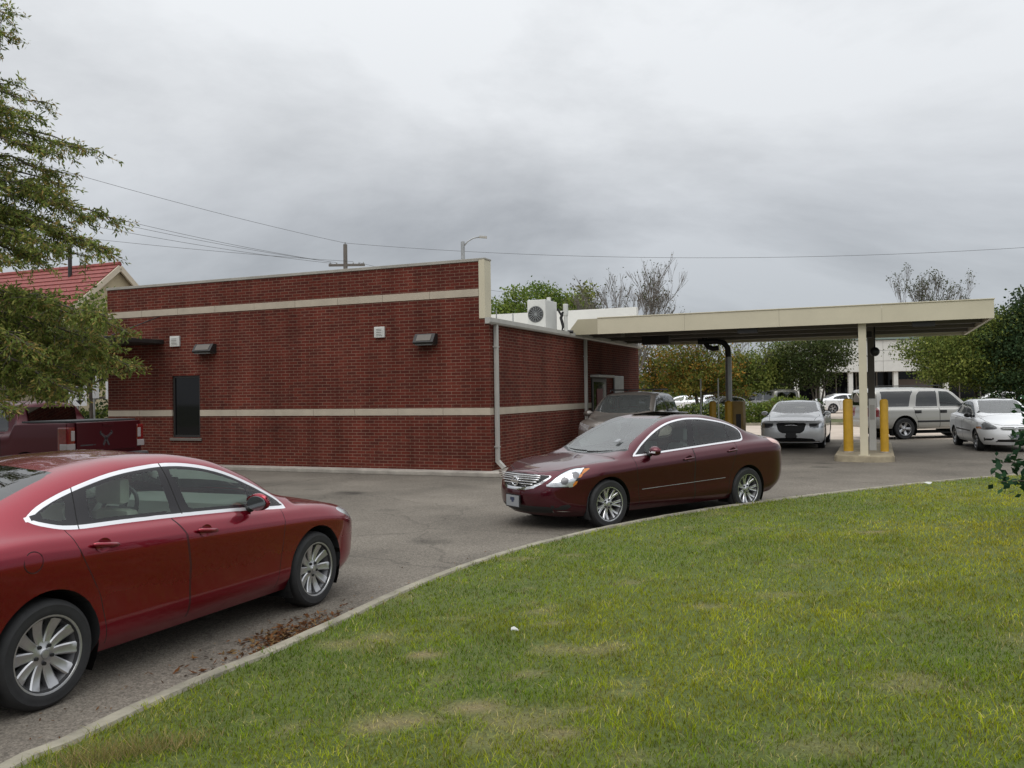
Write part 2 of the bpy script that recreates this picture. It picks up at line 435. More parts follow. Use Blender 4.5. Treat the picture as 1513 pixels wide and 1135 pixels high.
def wheel(root, x, y, r=.333, w=.215, rim=.24, kind='paddle', alloy=None, n=10, dirn=1):
    """one wheel: tyre mesh with the rim as its child; dirn = +1 when the outside faces +y"""
    alloy = alloy or M['alloy']
    h = w / 2; t = MB()
    prof = [(rim - .02, -h * .8), (rim, -h * .92), (rim + .035, -h), (r - .03, -h * .97), (r - .008, -h * .80), (r, -h * .55), (r, h * .55), (r - .008, h * .80), (r - .03, h * .97),
            (r - .034, h * .985), (r - .038, h * .975), (rim + .035, h), (rim + .012, h * .97), (rim, h * .92), (rim - .012, h * .86), (rim - .02, h * .7)]
    t.lathe(prof, 'y', 48)
    o = t.build('wheel', M['rubber'], root, smooth='auto'); o.location = (x, y, r - .004); o.rotation_euler = (0, rnd.uniform(0, 6.28), 0 if dirn > 0 else PI)
    m = MB(); m.mi = 1
    m.lathe([(rim - .012, h * .86), (rim - .024, h * .60), (rim - .045, h * .1), (rim - .05, -h * .8)], 'y', 48)
    m.mi = 2; m.lathe([(.0, -h * .05), (.15, -h * .05), (.155, -h * .15)], 'y', 24); m.lathe([(0., -h * .4), (rim - .05, -h * .4)], 'y', 24)
    m.mi = 0; m.lathe([(rim - .012, h * .80), (rim - .006, h * .93), (rim + .004, h * .95), (rim + .006, h * .85)], 'y', 48)
    m.lathe([(0., h * .62), (.028, h * .62), (.036, h * .56), (.075, h * .50), (.085, h * .30), (.085, 0)], 'y', 24)
    m.lathe([(0., h * .70), (.024, h * .69), (.028, h * .60)], 'y', 16)
    def spoke(a0, w0, w1, lean=0., r0=.06, r1=rim - .010, z0=h * .52, z1=h * .80, dep=h * .42):
        R = []
        for k in range(7):
            q = k / 6; rr = r0 + (r1 - r0) * q; ww = (w0 + (w1 - w0) * q ** .8) / 2; zz = z0 + (z1 - z0) * q ** 1.5 - .008 * math.sin(PI * q)
            a = a0 + lean * q
            e = Vector((math.cos(a), 0, math.sin(a))); g = Vector((-math.sin(a), 0, math.cos(a)))
            R.append([e * rr + g * o + Vector((0, zz + dz, 0)) for o, dz in ((-ww, -dep), (-ww, -.006), (-ww * .72, 0), (ww * .1, -.003), (ww * .72, 0), (ww, -.006), (ww, -dep))])
        nn = 7; m.add([v for r_ in R for v in r_], [(i * nn + j, i * nn + j + 1, (i + 1) * nn + j + 1, (i + 1) * nn + j) for i in range(6) for j in range(nn - 1)])
    if kind == 'paddle':
        for k in range(n): spoke(2 * PI * k / n, .046, .076, .03)
    elif kind == 'split':
        for k in range(n):
            a = 2 * PI * k / n
            spoke(a - .06, .032, .036, -.13); spoke(a + .06, .032, .036, .13)
    elif kind == 'five':
        for k in range(5): spoke(2 * PI * k / 5, .085, .10, 0)
    else:
        for k in range(n): spoke(2 * PI * k / n, .05, .06, 0)
    m.mi = 3
    for k in range(5):
        a = 2 * PI * k / 5 + .31; m.lathe([(0., h * .50 + .004), (.011, h * .50 + .004), (.013, h * .50 - .012)], 'y', 8, (.056 * math.cos(a), 0.012, .056 * math.sin(a)))
    m.build('rim', [alloy, M['alloy_dark'], M['disc'], M['black']], o, smooth='auto')
    return o
def wheels4(root, wb, yo, r, rim, kind, alloy=None, n=10, w=.215, x0=0.):
    for x in (x0 + wb / 2, x0 - wb / 2):
        for d in (1, -1): wheel(root, x, d * yo, r, w, rim, kind, alloy, n, d)
def seats(root, rows, mat, zs=.30, y=.33, wd=.22, hgt=.62, rake=.22):
    for x, heads in rows:
        for sy in (1, -1):
            m = MB()
            m.bbox(x - .22, x + .28, sy * y - wd, sy * y + wd, zs, zs + .16, .05)
            bm = MB(); bm.bbox(-.06, .06, -wd, wd, 0, hgt, .05)
            for v in bm.v: pass
            rot = [(x - .22 + v[0] - v[2] * rake, sy * y + v[1] * (1 - .25 * v[2] / hgt), zs + .12 + v[2]) for v in bm.v]
            m.add(rot, bm.f)
            if heads:
                hb = MB(); hb.bbox(-.05, .05, -.13, .13, 0, .19, .04)
                m.add([(x - .22 + v[0] - (hgt + .04) * rake - .02, sy * y + v[1], zs + .12 + hgt + .035 + v[2]) for v in hb.v], hb.f)
            m.build('seat', mat, root, smooth='auto')
def cabin(root, S, xd, xs, dash, zd, wheel_side=1):
    """floor pan, dashboard, steering wheel"""
    W = S['W']; m = MB(); xf, xr = S['xf'], S['xr']
    m.box(xr + .55, xf - .45, -W + .42, W - .42, .20, .24); m.box(S['wb'] * -.5 + .42, S['wb'] * .5 - .42, -W + .13, W - .13, .205, .235)
    m.build('floor_pan', M['under'], root)
    xd -= .26; m = MB(); m.prism([(xd - .30, zd - .26), (xd - .34, zd - .10), (xd - .26, zd + .0), (xd + .12, zd + .03), (xd + .20, zd - .1), (xd + .1, zd - .5), (xd - .12, zd - .5)], -W + .16, W - .16)
    m.build('dashboard', dash, root)
    m = MB(); pts = []
    c = Vector((xd - .40, wheel_side * .37, zd - .06)); ax = Vector((-.9, 0, .42)).normalized(); e1 = Vector((0, 1, 0)); e2 = ax.cross(e1)
    ring = [c + (e1 * math.cos(a) + e2 * math.sin(a)) * .185 for a in [2 * PI * k / 24 for k in range(25)]]
    m.tube(ring, .017, 8, False); m.obox(c - ax * .03, e1, e2, ax, .17, .03, .012); m.obox(c - ax * .03 - e2 * .07, e1, e2, ax, .03, .1, .012); m.tube([c - ax * .02, c - ax * .25], .03, 8)
    m.build('steering_wheel', M['black'], root, smooth='auto')
def mirror(root, x, y, z, mat, side, glass=True, s=1.):
    """door mirror pod on an arm"""
    m = MB(); bm = bmesh.new(); bmesh.ops.create_icosphere(bm, subdivisions=3, radius=1.)
    V = []
    for v in bm.verts:
        q = v.co.copy(); q.x = q.x * (.085 if q.x > 0 else .03); q.y *= .115; q.z = q.z * (.078 if q.z > 0 else .06); q.x -= .25 * abs(q.y) if q.x > 0 else 0
        V.append((x + q.x * s, side * (y + .10 * s) + q.y * s, z + q.z * s))
    bm.verts.index_update(); m.add(V, [[v.index for v in f.verts] for f in bm.faces]); bm.free()
    m.mi = 1; m.tube([(x + .01, side * (y - .05), z - .05 * s), (x + .005, side * (y + .03), z - .045 * s)], [.035 * s, .028 * s], 10)
    o = m.build('door_mirror', [mat, M['black']], root, smooth=True)
    g = MB(); g.lathe([(0, 0), (.055 * s, 0), (.058 * s, .004)], 'x', 20, (0, 0, 0)); g.v = [(x - .034 * s + v[0], side * (y + .10 * s) + v[1] * 1.6, z + v[2]) for v in g.v]
    g.build('mirror_glass', M['mirror'], o)
    return o
def side_line(sh, pts, half, off=.004):
    """thin strip lying on the body side along (x, z) points, built for both sides: returns two meshes' data"""
    out = []
    P = [(x, sh.surf(x, z), z) for x, z in pts]
    for s_ in (1, -1):
        m = MB(); V = []
        for x, y, z in P: V += [(x, s_ * (y + off * .2), z - half), (x, s_ * (y + off), z - half * .6), (x, s_ * (y + off), z + half * .6), (x, s_ * (y + off * .2), z + half)]
        m.add(V, [(4 * i + j, 4 * i + j + 1, 4 * i + 5 + j, 4 * i + 4 + j) for i in range(len(P) - 1) for j in range(3)]); out.append(m)
    return out
def side_ring(sh, cx, cz, r, side=-1, rad=.0028):
    m = MB(); m.tube([(cx + r * math.cos(a), side * (sh.surf(cx + r * math.cos(a), cz + r * math.sin(a)) + .0005), cz + r * math.sin(a)) for a in [2 * PI * k / 32 for k in range(33)]], rad, 5, False); return m
def handle(door, x, y, z, side, mat, rake=0., bowl=True, chrome=False):
    m = MB(); pts = []
    for k in range(9):
        q = k / 8; pts.append((x + (q - .5) * .20, side * (y + .012 + .022 * math.sin(PI * q)), z + rake * (q - .5) * .2))
    m.tube(pts, [.011] + [.0165] * 7 + [.011], 8)
    if bowl:
        m.mi = 1; b = MB(); b.lathe([(.0, -.0), (.035, .001), (.045, .004)], 'y', 18)
        m.add([(x - .015 + v[0] * 1.35, side * (y + .003 + v[1]), z - .0 + v[2]) for v in b.v], b.f)
    return m.build('handle', [mat, mat], door, smooth=True)
# ------------------------------------------------------------------ the cars (local frame: x forward, y to the car's left, z up, origin on the ground mid wheelbase)
DIAG = lambda nx, ny: ((-ny, nx, 0), (0, 0, 1))
def side_y(sh, x, z):
    best = min((v for v in sh.bm.verts if v.co.y > .3 and abs(v.co.x - x) < .12), key=lambda v: (v.co.x - x) ** 2 + (v.co.z - z) ** 2)
    return best.co.y
def ring(fn, w): return lambda P: np.maximum(fn(P), -fn(P) - w)
def shrink(fn, w): return lambda P: fn(P) + w
def both(f, g): return lambda P: np.maximum(f(P), g(P))
def halfplane(p, q):
    """negative to the left of the direction p -> q"""
    p = np.array(p, float); q = np.array(q, float); d = (q - p) / np.linalg.norm(q - p); n = np.array([d[1], -d[0]])
    return lambda P: (P - p) @ n
def screen_fn(xb0, xb1, yb, xt, rail, inset=.05, sgn=1):
    """windscreen / rear window outline in plan: base bowed from xb0 (centre) to xb1 (corner), header at xt"""
    ry = pchip([(r[0], r[1]) for r in rail])
    pts = [(xb0 + (xb1 - xb0) * (t ** 2), yb * t) for t in np.linspace(0, 1, 12)]
    xs = np.linspace(xb1, xt, 12)[1:]
    pts += [(x, float(ry(x)) - inset - .05 * max(0., (k - 8) / 2.) ** 2) for k, x in enumerate(xs)]
    ye = pts[-1][1]
    pts += [(xt + .05 * sgn * (1 - t ** 2), ye * t) for t in np.linspace(.95, 0, 8)]
    pts += [(xt + .05 * sgn, -1.), (xb0, -1.)]
    q = np.array(pts); return lambda P: sdf(P, q)
def bar(m, p0, p1, r, n=6): m.tube([p0, p1], r, n)

def front_plate(root, x, z, white=True, w=.15, h=.075, y=0., marks=True):
    m = MB(); m.bbox(x - .006, x + .004, y - w, y + w, z - h, z + h, .003); m.mi = 1
    if marks:
        for k in range(7):
            yy = y - w * .72 + k * w * .24
            m.box(x + .004, x + .0055, yy - w * .07, yy + w * .07, z - h * .42, z + h * .25)
        m.box(x + .004, x + .0055, y - w * .5, y + w * .5, z + h * .55, z + h * .78)
    return m.build('license_plate', [M['plate'] if white else M['black'], M['plate_ink']], root)

def crimson_sedan():
    S = dict(wb=2.685, W=.907, xf=2.33, xr=-2.40, paint=paint('crimson_metallic', (.235, .0015, .016), .75, .22, .02), a=.78, b=.75, n=2.75,
        top=[(2.33, .70), (2.16, .79), (1.9, .865), (1.5, .95), (1.12, 1.02), (.99, 1.045), (.6, 1.225), (.2, 1.385), (-.05, 1.445), (-.35, 1.474), (-.75, 1.466), (-1.1, 1.415), (-1.5, 1.285), (-1.85, 1.15), (-2.05, 1.115), (-2.3, 1.09), (-2.42, 1.0)],
        belt=[(2.33, .67), (2.14, .75), (1.8, .83), (1.4, .885), (1.0, .915), (.5, .945), (-.2, .985), (-1.1, 1.028), (-1.5, 1.05), (-2.1, 1.055), (-2.42, .95)],
        belt_in=[(2.3, .10), (1.4, .085), (.9, .08), (-1.2, .085), (-1.8, .12), (-2.4, .15)],
        rail=[(1.16, .74, .96), (1.0, .735, 1.00), (.65, .675, 1.20), (.25, .625, 1.355), (-.1, .60, 1.405), (-.5, .592, 1.41), (-.8, .60, 1.38), (-1.1, .615, 1.32), (-1.4, .64, 1.225), (-1.65, .66, 1.135), (-1.85, .67, 1.095)],
        zbot=[(2.3, .22), (1.9, .19), (1.0, .215), (-1.0, .215), (-1.9, .25), (-2.4, .30)], ins=[.10, .030, .016, .0, .036], d3=.115, d4=.045)
    root = thing('parked_car', 'crimson red sedan in the near left corner with bright chrome trim round its side windows', 'car')
    sh = Shell(S); wb = S['wb']
    sh.arches([(wb / 2, .335), (-wb / 2, .335)], .372)
    DT = (.6, 6.0)
    fdoor = P_([(.80, .24), (.86, .60), (.90, .93), (.3, .975), (-.285, 1.02), (-.29, .985), (-.225, .878), (-.185, .65), (-.185, .30), (-.19, .24)], 1, False)
    rdoor = P_([(-.20, .24), (-.195, .30), (-.195, .65), (-.235, .878), (-.30, .99), (-.295, 1.02), (-1.17, 1.075), (-1.17, 1.03), (-1.13, .906), (-1.06, .768), (-.975, .60), (-.93, .42), (-.90, .24)], 1, False)
    sh.region('xz', fdoor, 'door', S['paint'], DT, None, 'lr'); sh.region('xz', rdoor, 'door', S['paint'], DT, None, 'lr')
    sh.seam('xz', fdoor, .003, DT); sh.seam('xz', rdoor, .003, DT)
    fuel = side_ring(sh, -1.455, .895, .062)
    sh.seam('xy', P_([(2.12, -.5), (2.12, .25), (2.02, .62), (1.8, .73), (1.3, .76), (1.10, .765), (1.06, -.5)], 1, False), .004, (4.6, 9), lambda c: c.x > .9)
    sh.seam('xy', P_([(-1.86, -.5), (-1.86, .62), (-2.0, .68), (-2.34, .62), (-2.36, -.5)], 1, False), .004, (4.6, 9), lambda c: c.x < -1.7)
    dlo_pts = [(.977, .918), (.93, .993), (.79, 1.075), (.655, 1.144), (.44, 1.24), (.218, 1.312), (.03, 1.350), (-.15, 1.368), (-.35, 1.368), (-.667, 1.343), (-1.018, 1.272), (-1.243, 1.203), (-1.36, 1.145), (-1.375, 1.118), (-1.28, 1.075), (-1.1, 1.036), (-.7, 1.02), (-.2, .995), (.4, .957), (.9, .912)]
    dlo = P_(dlo_pts, 4); T = (3.4, 6.9); sd = lambda c: c.y > .5
    sh.region('xz', lambda P: dlo(P) - .004, 'window_trim', M['satin'], T, sd, 'lr')
    inner = shrink(dlo, .020)
    sh.region('xz', inner, 'window_frame', M['pillar'], T, sd, 'lr')
    pane = shrink(dlo, .043)
    A = halfplane((-.085, .9), (-.185, 1.45)); A2 = lambda P: -A(P)            # front door glass ahead of the centre pillar
    fr = both(pane, halfplane((-.075, .9), (-.165, 1.45))); fr1 = both(fr, lambda P: -halfplane((.60, .9), (.545, 1.3))(P))
    sh.region('xz', both(both(pane, lambda P: -halfplane((-.072, .9), (-.172, 1.45))(P)), halfplane((.565, .9), (.56, 1.3))), 'window', M['glass'], T, sd, 'lr')
    sh.region('xz', both(pane, lambda P: -halfplane((.60, .9), (.595, 1.3))(P)), 'window', M['glass'], T, sd, 'lr')
    sh.region('xz', both(both(pane, halfplane((-.255, .9), (-.295, 1.45))), lambda P: -halfplane((-1.0, .9), (-.90, 1.3))(P)), 'window', M['glass'], T, sd, 'lr')
    sh.region('xz', P_([(-1.285, 1.138), (-1.185, 1.192), (-1.10, 1.218), (-1.084, 1.202), (-1.115, 1.134), (-1.15, 1.09), (-1.24, 1.112)], 4), 'window', M['glass'], T, sd, 'lr')
    sh.seam('xz', halfplane((-.165, .9), (-.24, 1.5)), .005, T, lambda c: c.y > .5 and 1.0 < c.z < 1.37 and abs(c.x + .2) < .15)
    sh.seam('xz', halfplane((-1.10, .9), (-.985, 1.35)), .004, T, lambda c: c.y > .5 and 1.03 < c.z < 1.29 and abs(c.x + 1.05) < .15)
    sh.region('xy', screen_fn(1.0, .80, .70, .02, S['rail'], .055), 'windscreen', M['glass_screen'], (4.9, 9), lambda c: c.x > -.1)
    sh.region('xy', screen_fn(-1.80, -1.68, .62, -1.02, S['rail'], .06, -1), 'rear_window', M['glass_dark'], (4.9, 9), lambda c: c.x < -.9)
    hl = P_([(-1.40, .63), (-1.25, .74), (-.93, .815), (-.80, .80), (-.95, .72), (-1.15, .63)], 5)
    sh.region(DIAG(.612, .791), hl, 'headlight', M['lampin'], (1.5, 6), lambda c: c.x > 1.4, 'lr')
    sh.region('xz', P_([(-2.02, .80), (-2.0, .96), (-2.5, .98), (-2.5, .80)], 1, False), 'taillight', M['redlens'], (1.5, 5.2), lambda c: c.x < -1.9 and c.y > .45, 'lr')
    sh.region('yz', P_([(-.1, .68), (.36, .66), (.30, .45), (-.1, .42)], 1, False), 'grille', M['chrome'], (1, 5.5), lambda c: c.x > 2.0)
    sh.region('yz', P_([(-.1, .36), (.6, .36), (.55, .25), (-.1, .24)], 1, False), 'air_intake', M['black'], (0, 5), lambda c: c.x > 1.9)
    yh = [side_y(sh, -.93, .905), side_y(sh, .02, .865)]
    objs = sh.finish(root)
    for d in objs['door']:
        side = 1 if d.data.vertices[0].co.y > 0 else -1; front = sum(v.co.x for v in d.data.vertices) / len(d.data.vertices) > .0
        if front: handle(d, -.03, yh[1] - .002, .872, side, S['paint'], -.15)
        else: handle(d, -.945, yh[0] - .002, .918, side, S['paint'], -.15)
    fuel.build('fuel_door', M['seam'], root)
    wheels4(root, wb, .785, .326, .230, 'paddle')
    mirror(root, .52, .83, 1.005, S['paint'], 1); mirror(root, .52, .83, 1.005, S['paint'], -1)
    seats(root, [(.02, True), (-.90, True)], M['seat'], .33, .33, .22, .60); cabin(root, S, 1.0, 0, M['dash_pale'], .99)
    m = MB(); m.bbox(-.11, .0, .12, .30, 1.325, 1.345, .006)
    m = MB(); m.tube([(.55, 0, 1.20), (.53, 0, 1.185)], .012); m.bbox(.49, .52, -.11, .11, 1.13, 1.195, .012); m.build('rear_view_mirror', M['black'], root)
    return root

def maroon_sedan():
    S = dict(wb=2.776, W=.8975, xf=2.36, xr=-2.47, paint=paint('maroon_metallic', (.075, .0040, .012), .85, .30, .015), a=.95, b=.62, n=2.35, nb=3.1,
        top=[(2.36, .735), (2.22, .79), (1.9, .865), (1.5, .922), (1.24, .955), (1.13, .98), (.6, 1.212), (.2, 1.37), (-.1, 1.44), (-.45, 1.472), (-.85, 1.462), (-1.2, 1.405), (-1.55, 1.29), (-1.9, 1.17), (-2.05, 1.145), (-2.35, 1.12), (-2.46, 1.02)],
        belt=[(2.36, .715), (2.15, .765), (1.85, .845), (1.5, .888), (1.2, .905), (.8, .935), (.32, .965), (-.23, 1.0), (-1.0, 1.045), (-1.5, 1.075), (-2.1, 1.085), (-2.46, .98)],
        belt_in=[(2.36, .10), (1.4, .085), (.9, .085), (-1.2, .09), (-1.8, .12), (-2.46, .16)],
        rail=[(1.22, .765, .925), (.98, .735, 1.00), (.68, .675, 1.172), (.35, .62, 1.325), (.0, .58, 1.44), (-.3, .565, 1.474), (-.7, .568, 1.464), (-1.06, .59, 1.405), (-1.4, .635, 1.29), (-1.65, .66, 1.185), (-1.9, .67, 1.13)],
        zbot=[(2.4, .20), (1.9, .18), (1.0, .20), (-1.0, .21), (-1.9, .25), (-2.4, .32)], ins=[.10, .030, .020, .0, .036], d3=.13, d4=.05, roof_e=2.3,
        setf=[.16, .03, .0, .03, .08, .14])
    S['top'] = [(x, z + (.028 if -1.2 < x < .3 else 0)) for x, z in S['top']]
    root = thing('parked_car', 'dark maroon sedan with chrome barred grille parked along the curved kerb', 'car')
    sh = Shell(S); wb = S['wb']
    sh.arches([(wb / 2, .335), (-wb / 2, .335)], .368)
    DT = (.6, 6.0)
    fdoor = P_([(.84, .25), (.88, .60), (.92, .98), (.3, 1.0), (-.27, 1.04), (-.235, .95), (-.225, .60), (-.24, .25)], 1, False)
    rdoor = P_([(-.25, .25), (-.235, .60), (-.245, .95), (-.28, 1.04), (-1.17, 1.09), (-1.15, 1.0), (-1.08, .82), (-1.0, .62), (-.96, .42), (-.94, .25)], 1, False)
    sh.region('xz', fdoor, 'door', S['paint'], DT, None, 'lr'); sh.region('xz', rdoor, 'door', S['paint'], DT, None, 'lr')
    sh.seam('xz', fdoor, .004, DT); sh.seam('xz', rdoor, .004, DT)
    mould = side_line(sh, [(.80 - 1.68 * k / 20, .486 + .052 * k / 20) for k in range(21)], .0032, .002)
    sh.seam('xy', P_([(2.17, -.5), (2.15, .30), (2.0, .60), (1.75, .715), (1.35, .76), (1.2, .77), (1.18, -.5)], 1, False), .0045, (4.6, 9), lambda c: c.x > .9)
    sh.seam('xy', P_([(-1.93, -.5), (-1.93, .62), (-2.1, .68), (-2.38, .62), (-2.40, -.5)], 1, False), .004, (4.6, 9), lambda c: c.x < -1.7)
    dlo_pts = [(.885, .952), (.80, 1.02), (.684, 1.104), (.53, 1.195), (.369, 1.278), (.18, 1.355), (-.005, 1.405), (-.27, 1.440), (-.5, 1.442), (-.698, 1.428), (-1.064, 1.370), (-1.30, 1.295), (-1.395, 1.225), (-1.40, 1.142), (-1.345, 1.078), (-1.1, 1.060), (-.7, 1.037), (-.227, 1.008), (.323, .974), (.75, .948)]
    dlo = P_(dlo_pts, 4); T = (3.4, 6.9); sd = lambda c: c.y > .5
    sh.region('xz', lambda P: dlo(P) - .002, 'window_trim', M['satin'], T, sd, 'lr')
    sh.region('xz', shrink(dlo, .020), 'window_frame', M['pillar'], T, sd, 'lr')
    pane = shrink(dlo, .036)
    sh.region('xz', both(both(pane, lambda P: -halfplane((-.145, .9), (-.33, 1.45))(P)), halfplane((.66, .9), (.60, 1.3))), 'window', M['glass'], T, sd, 'lr')
    sh.region('xz', both(both(pane, halfplane((-.29, .9), (-.44, 1.45))), lambda P: -halfplane((-1.03, .9), (-1.08, 1.35))(P)), 'window', M['glass'], T, sd, 'lr')
    sh.region('xz', both(pane, halfplane((-1.07, .9), (-1.12, 1.35))), 'window', M['glass'], T, sd, 'lr')
    sh.region('xy', screen_fn(1.14, .92, .735, -.0, S['rail'], .05), 'windscreen', M['glass_screen'], (4.9, 9), lambda c: c.x > -.1)
    sh.region('xy', screen_fn(-1.85, -1.72, .62, -1.10, S['rail'], .06, -1), 'rear_window', M['glass_dark'], (4.9, 9), lambda c: c.x < -.9)
    sh.region('xy', P_([(1.20, -1), (1.20, 0), (1.13, .35), (.97, .72), (.90, .72), (.94, .66), (1.095, .35), (1.145, 0), (1.145, -1)], 1, False), 'cowl_panel', M['black'], (4.9, 9), lambda c: c.x > .7)
    # sunroof opening edge
    sh.seam('xy', P_([(-.15, -1), (-.17, .38), (-.22, .42), (-.62, .42), (-.66, .38), (-.66, -1)], 1, False), .006, (5.5, 9), lambda c: -.9 < c.x < .1)
    D = DIAG(.612, .791)
    lamp = P_([(-1.42, .596), (-1.335, .676), (-1.225, .757), (-1.12, .807), (-1.02, .835), (-.90, .836), (-.825, .822), (-.928, .748), (-1.00, .66), (-1.045, .60), (-1.2, .590)], 4)
    LT = (1.2, 6.5)
    lf = lambda c: c.x > 1.2
    sh.region(D, lambda P: lamp(P) - .004, 'headlight', M['black'], LT, lf, 'lr')
    sh.region(D, both(shrink(lamp, .006), halfplane((-1.09, .58), (-.89, .86))), 'headlight_lens', M['lampin'], LT, lf, 'lr')
    sh.region(D, lambda P: np.minimum(np.hypot(P[:, 0] + 1.17, P[:, 1] - .672) - .055, np.hypot(P[:, 0] + 1.02, P[:, 1] - .745) - .048), 'lamp_bowl', M['alloy_dark'], LT, lf, 'lr')
    sh.region(D, both(shrink(lamp, .006), lambda P: -halfplane((-1.08, .58), (-.88, .86))(P)), 'turn_lens', M['amber'], LT, lf, 'lr')
    gr = [(-.2, .746), (.25, .744), (.53, .736), (.555, .715), (.47, .63), (.36, .565), (.2, .533), (-.2, .525)]
    g = P_(gr, 1, False); GT = (1, 6.); gf = lambda c: c.x > 1.9
    sh.region('yz', g, 'grille_surround', M['chrome'], GT, gf)
    gi = [(-.2, .745), (.25, .743), (.515, .735), (.53, .72), (.43, .645), (.33, .595), (.19, .568), (-.2, .562)]
    sh.region('yz', P_(gi, 1, False), 'grille', M['grille'], GT, gf)
    sh.region('yz', P_([(-.2, .32), (.60, .325), (.56, .235), (-.2, .215)], 1, False), 'air_intake', M['black'], (0, 5), lambda c: c.x > 1.8)
    sh.region(D, P_([(-1.30, .315), (-1.14, .36), (-1.08, .335), (-1.16, .285), (-1.32, .285)], 3), 'fog_recess', M['black'], (0, 5), lambda c: c.x > 1.6, 'lr')
    sh.region(D, P_([(-1.34, .262), (-1.06, .272), (-1.06, .259), (-1.34, .250)], 1, False), 'bumper_strip', M['chrome'], (0, 5), lambda c: c.x > 1.6, 'lr')
    tl = P_([(-1.95, 1.03), (-2.0, 1.10), (-2.3, 1.12), (-2.6, 1.08), (-2.6, .84), (-2.44, .80), (-2.30, .88), (-2.12, .985)], 3)
    sh.region('xz', tl, 'taillight', M['pinklens'], (1.5, 6.4), lambda c: c.x < -1.8 and c.y > .35, 'lr')
    yh = [side_y(sh, -1.03, .93), side_y(sh, -.10, .865)]
    nose = [v for v in sh.bm.verts if v.co.y < .02 and v.co.x > 2]
    xat = lambda z: min(nose, key=lambda v: abs(v.co.z - z)).co.x
    x63, x64, x36 = xat(.60), xat(.65), xat(.40)
    prof = [(y, max(v.co.x for v in sh.bm.verts if abs(v.co.y - y) < .05 and abs(v.co.z - .65) < .05 and v.co.x > 1.7)) for y in (0., .12, .24, .36, .46)]
    gx = pchip(prof)
    objs = sh.finish(root)
    for d in objs['door']:
        side = 1 if d.data.vertices[0].co.y > 0 else -1; front = sum(v.co.x for v in d.data.vertices) / len(d.data.vertices) > .0
        if front: handle(d, -.10, yh[1] - .002, .868, side, S['paint'], -.1)
        else: handle(d, -1.03, yh[0] - .002, .940, side, S['paint'], -.1)
    for mm in mould: mm.build('side_moulding', M['steel'], root, smooth=True, fix=False)
    grille = objs['grille'][0]
    for z, hw in ((.738, .50), (.712, .49), (.683, .46), (.650, .42), (.615, .35), (.583, .22)):
        m = MB(); ys = np.linspace(-hw, hw, 15)
        m.tube([(float(gx(abs(y))) + .010 - (.7 - z) * .06, y, z) for y in ys], .0095, 6); m.build('grille_bar', M['chrome'], grille, smooth=True)
    m = MB(); xe = float(gx(0)) + .022
    m.tube([(xe, .072 * math.cos(a), .640 + .058 * math.sin(a)) for a in [2 * PI * k / 24 for k in range(25)]], .011, 6, False)
    m.obox((xe + .004, 0, .640), (0, 1, 0), (0, 0, 1), (1, 0, 0), .095, .015, .008); m.build('emblem', M['chrome'], grille, smooth='auto')
    pl = front_plate(root, x36 + .03, .375, True, .15, .075, .0, False)
    m = MB(); m.bbox(x36 + .015, x36 + .024, -.17, .17, .285, .462, .004); m.build('plate_frame', M['black'], pl)
    m = MB(); m.box(x36 + .034, x36 + .0355, -.05, .05, .385, .425); m.box(x36 + .034, x36 + .0355, -.02, .03, .36, .388); m.build('plate_mark', M['plate_ink'], pl)
    wheels4(root, wb, .775, .332, .228, 'split', principled('bright_alloy', (.60, .60, .61), .25, metal=.85, var=.1, vscale=9), 7)
    for s_ in (1, -1):
        mi = mirror(root, .60, .83, 1.005, S['paint'], s_)
        m = MB(); m.obox((.672, s_ * .955, 1.0), (0, 1, 0), (1, 0, 0), (0, 0, 1), .055, .008, .012); m.build('turn_lens', M['satin'], mi)
    seats(root, [(-.10, True), (-1.02, True)], M['seat_grey'], .32, .33, .22, .62); cabin(root, S, 1.05, 0, M['dash'], 1.0)
    m = MB(); m.tube([(.46, 0, 1.25), (.44, 0, 1.235)], .012); m.bbox(.40, .43, -.11, .11, 1.19, 1.25, .012); m.build('rear_view_mirror', M['black'], root)
    tp = pchip(S['top'])
    for y0, y1 in ((.62, .05), (.0, -.52)):
        m = MB(); pts = [(1.125 - .2 * (y / .72) ** 2 - .03 + .05 * (abs(y - y0)), y, 0) for y in np.linspace(y0, y1, 8)]
        m.tube([(x - .02, y, float(tp(x)) - .035 * (y / .7) ** 2 + .012 + .0 * abs(y)) for x, y, _ in pts], .008, 6); m.build('wiper', M['black'], root)
    m = MB(); bm_ = [(-.17, .40), (-.20, .42), (-.58, .42), (-.62, .38), (-.62, -.38), (-.58, -.42), (-.20, -.42), (-.17, -.40)]
    m.prism([(x, y) for x, y in bm_], 0, .014, 'z'); m.v = [(x, y, z + float(tp(x)) + .028 - .075 * (y / .57) ** 2 + .02 * min(1., max(0., -(x + .17) / .45))) for x, y, z in m.v]
    m.build('sunroof', M['glass_dark'], root)
    m = MB(); m.obox((.80, .38, 1.148), (0, 1, 0), (-.91, 0, .41), (.41, 0, .91), .04, .045, .002); m.build('window_sticker', M['plate'], root)
    return root

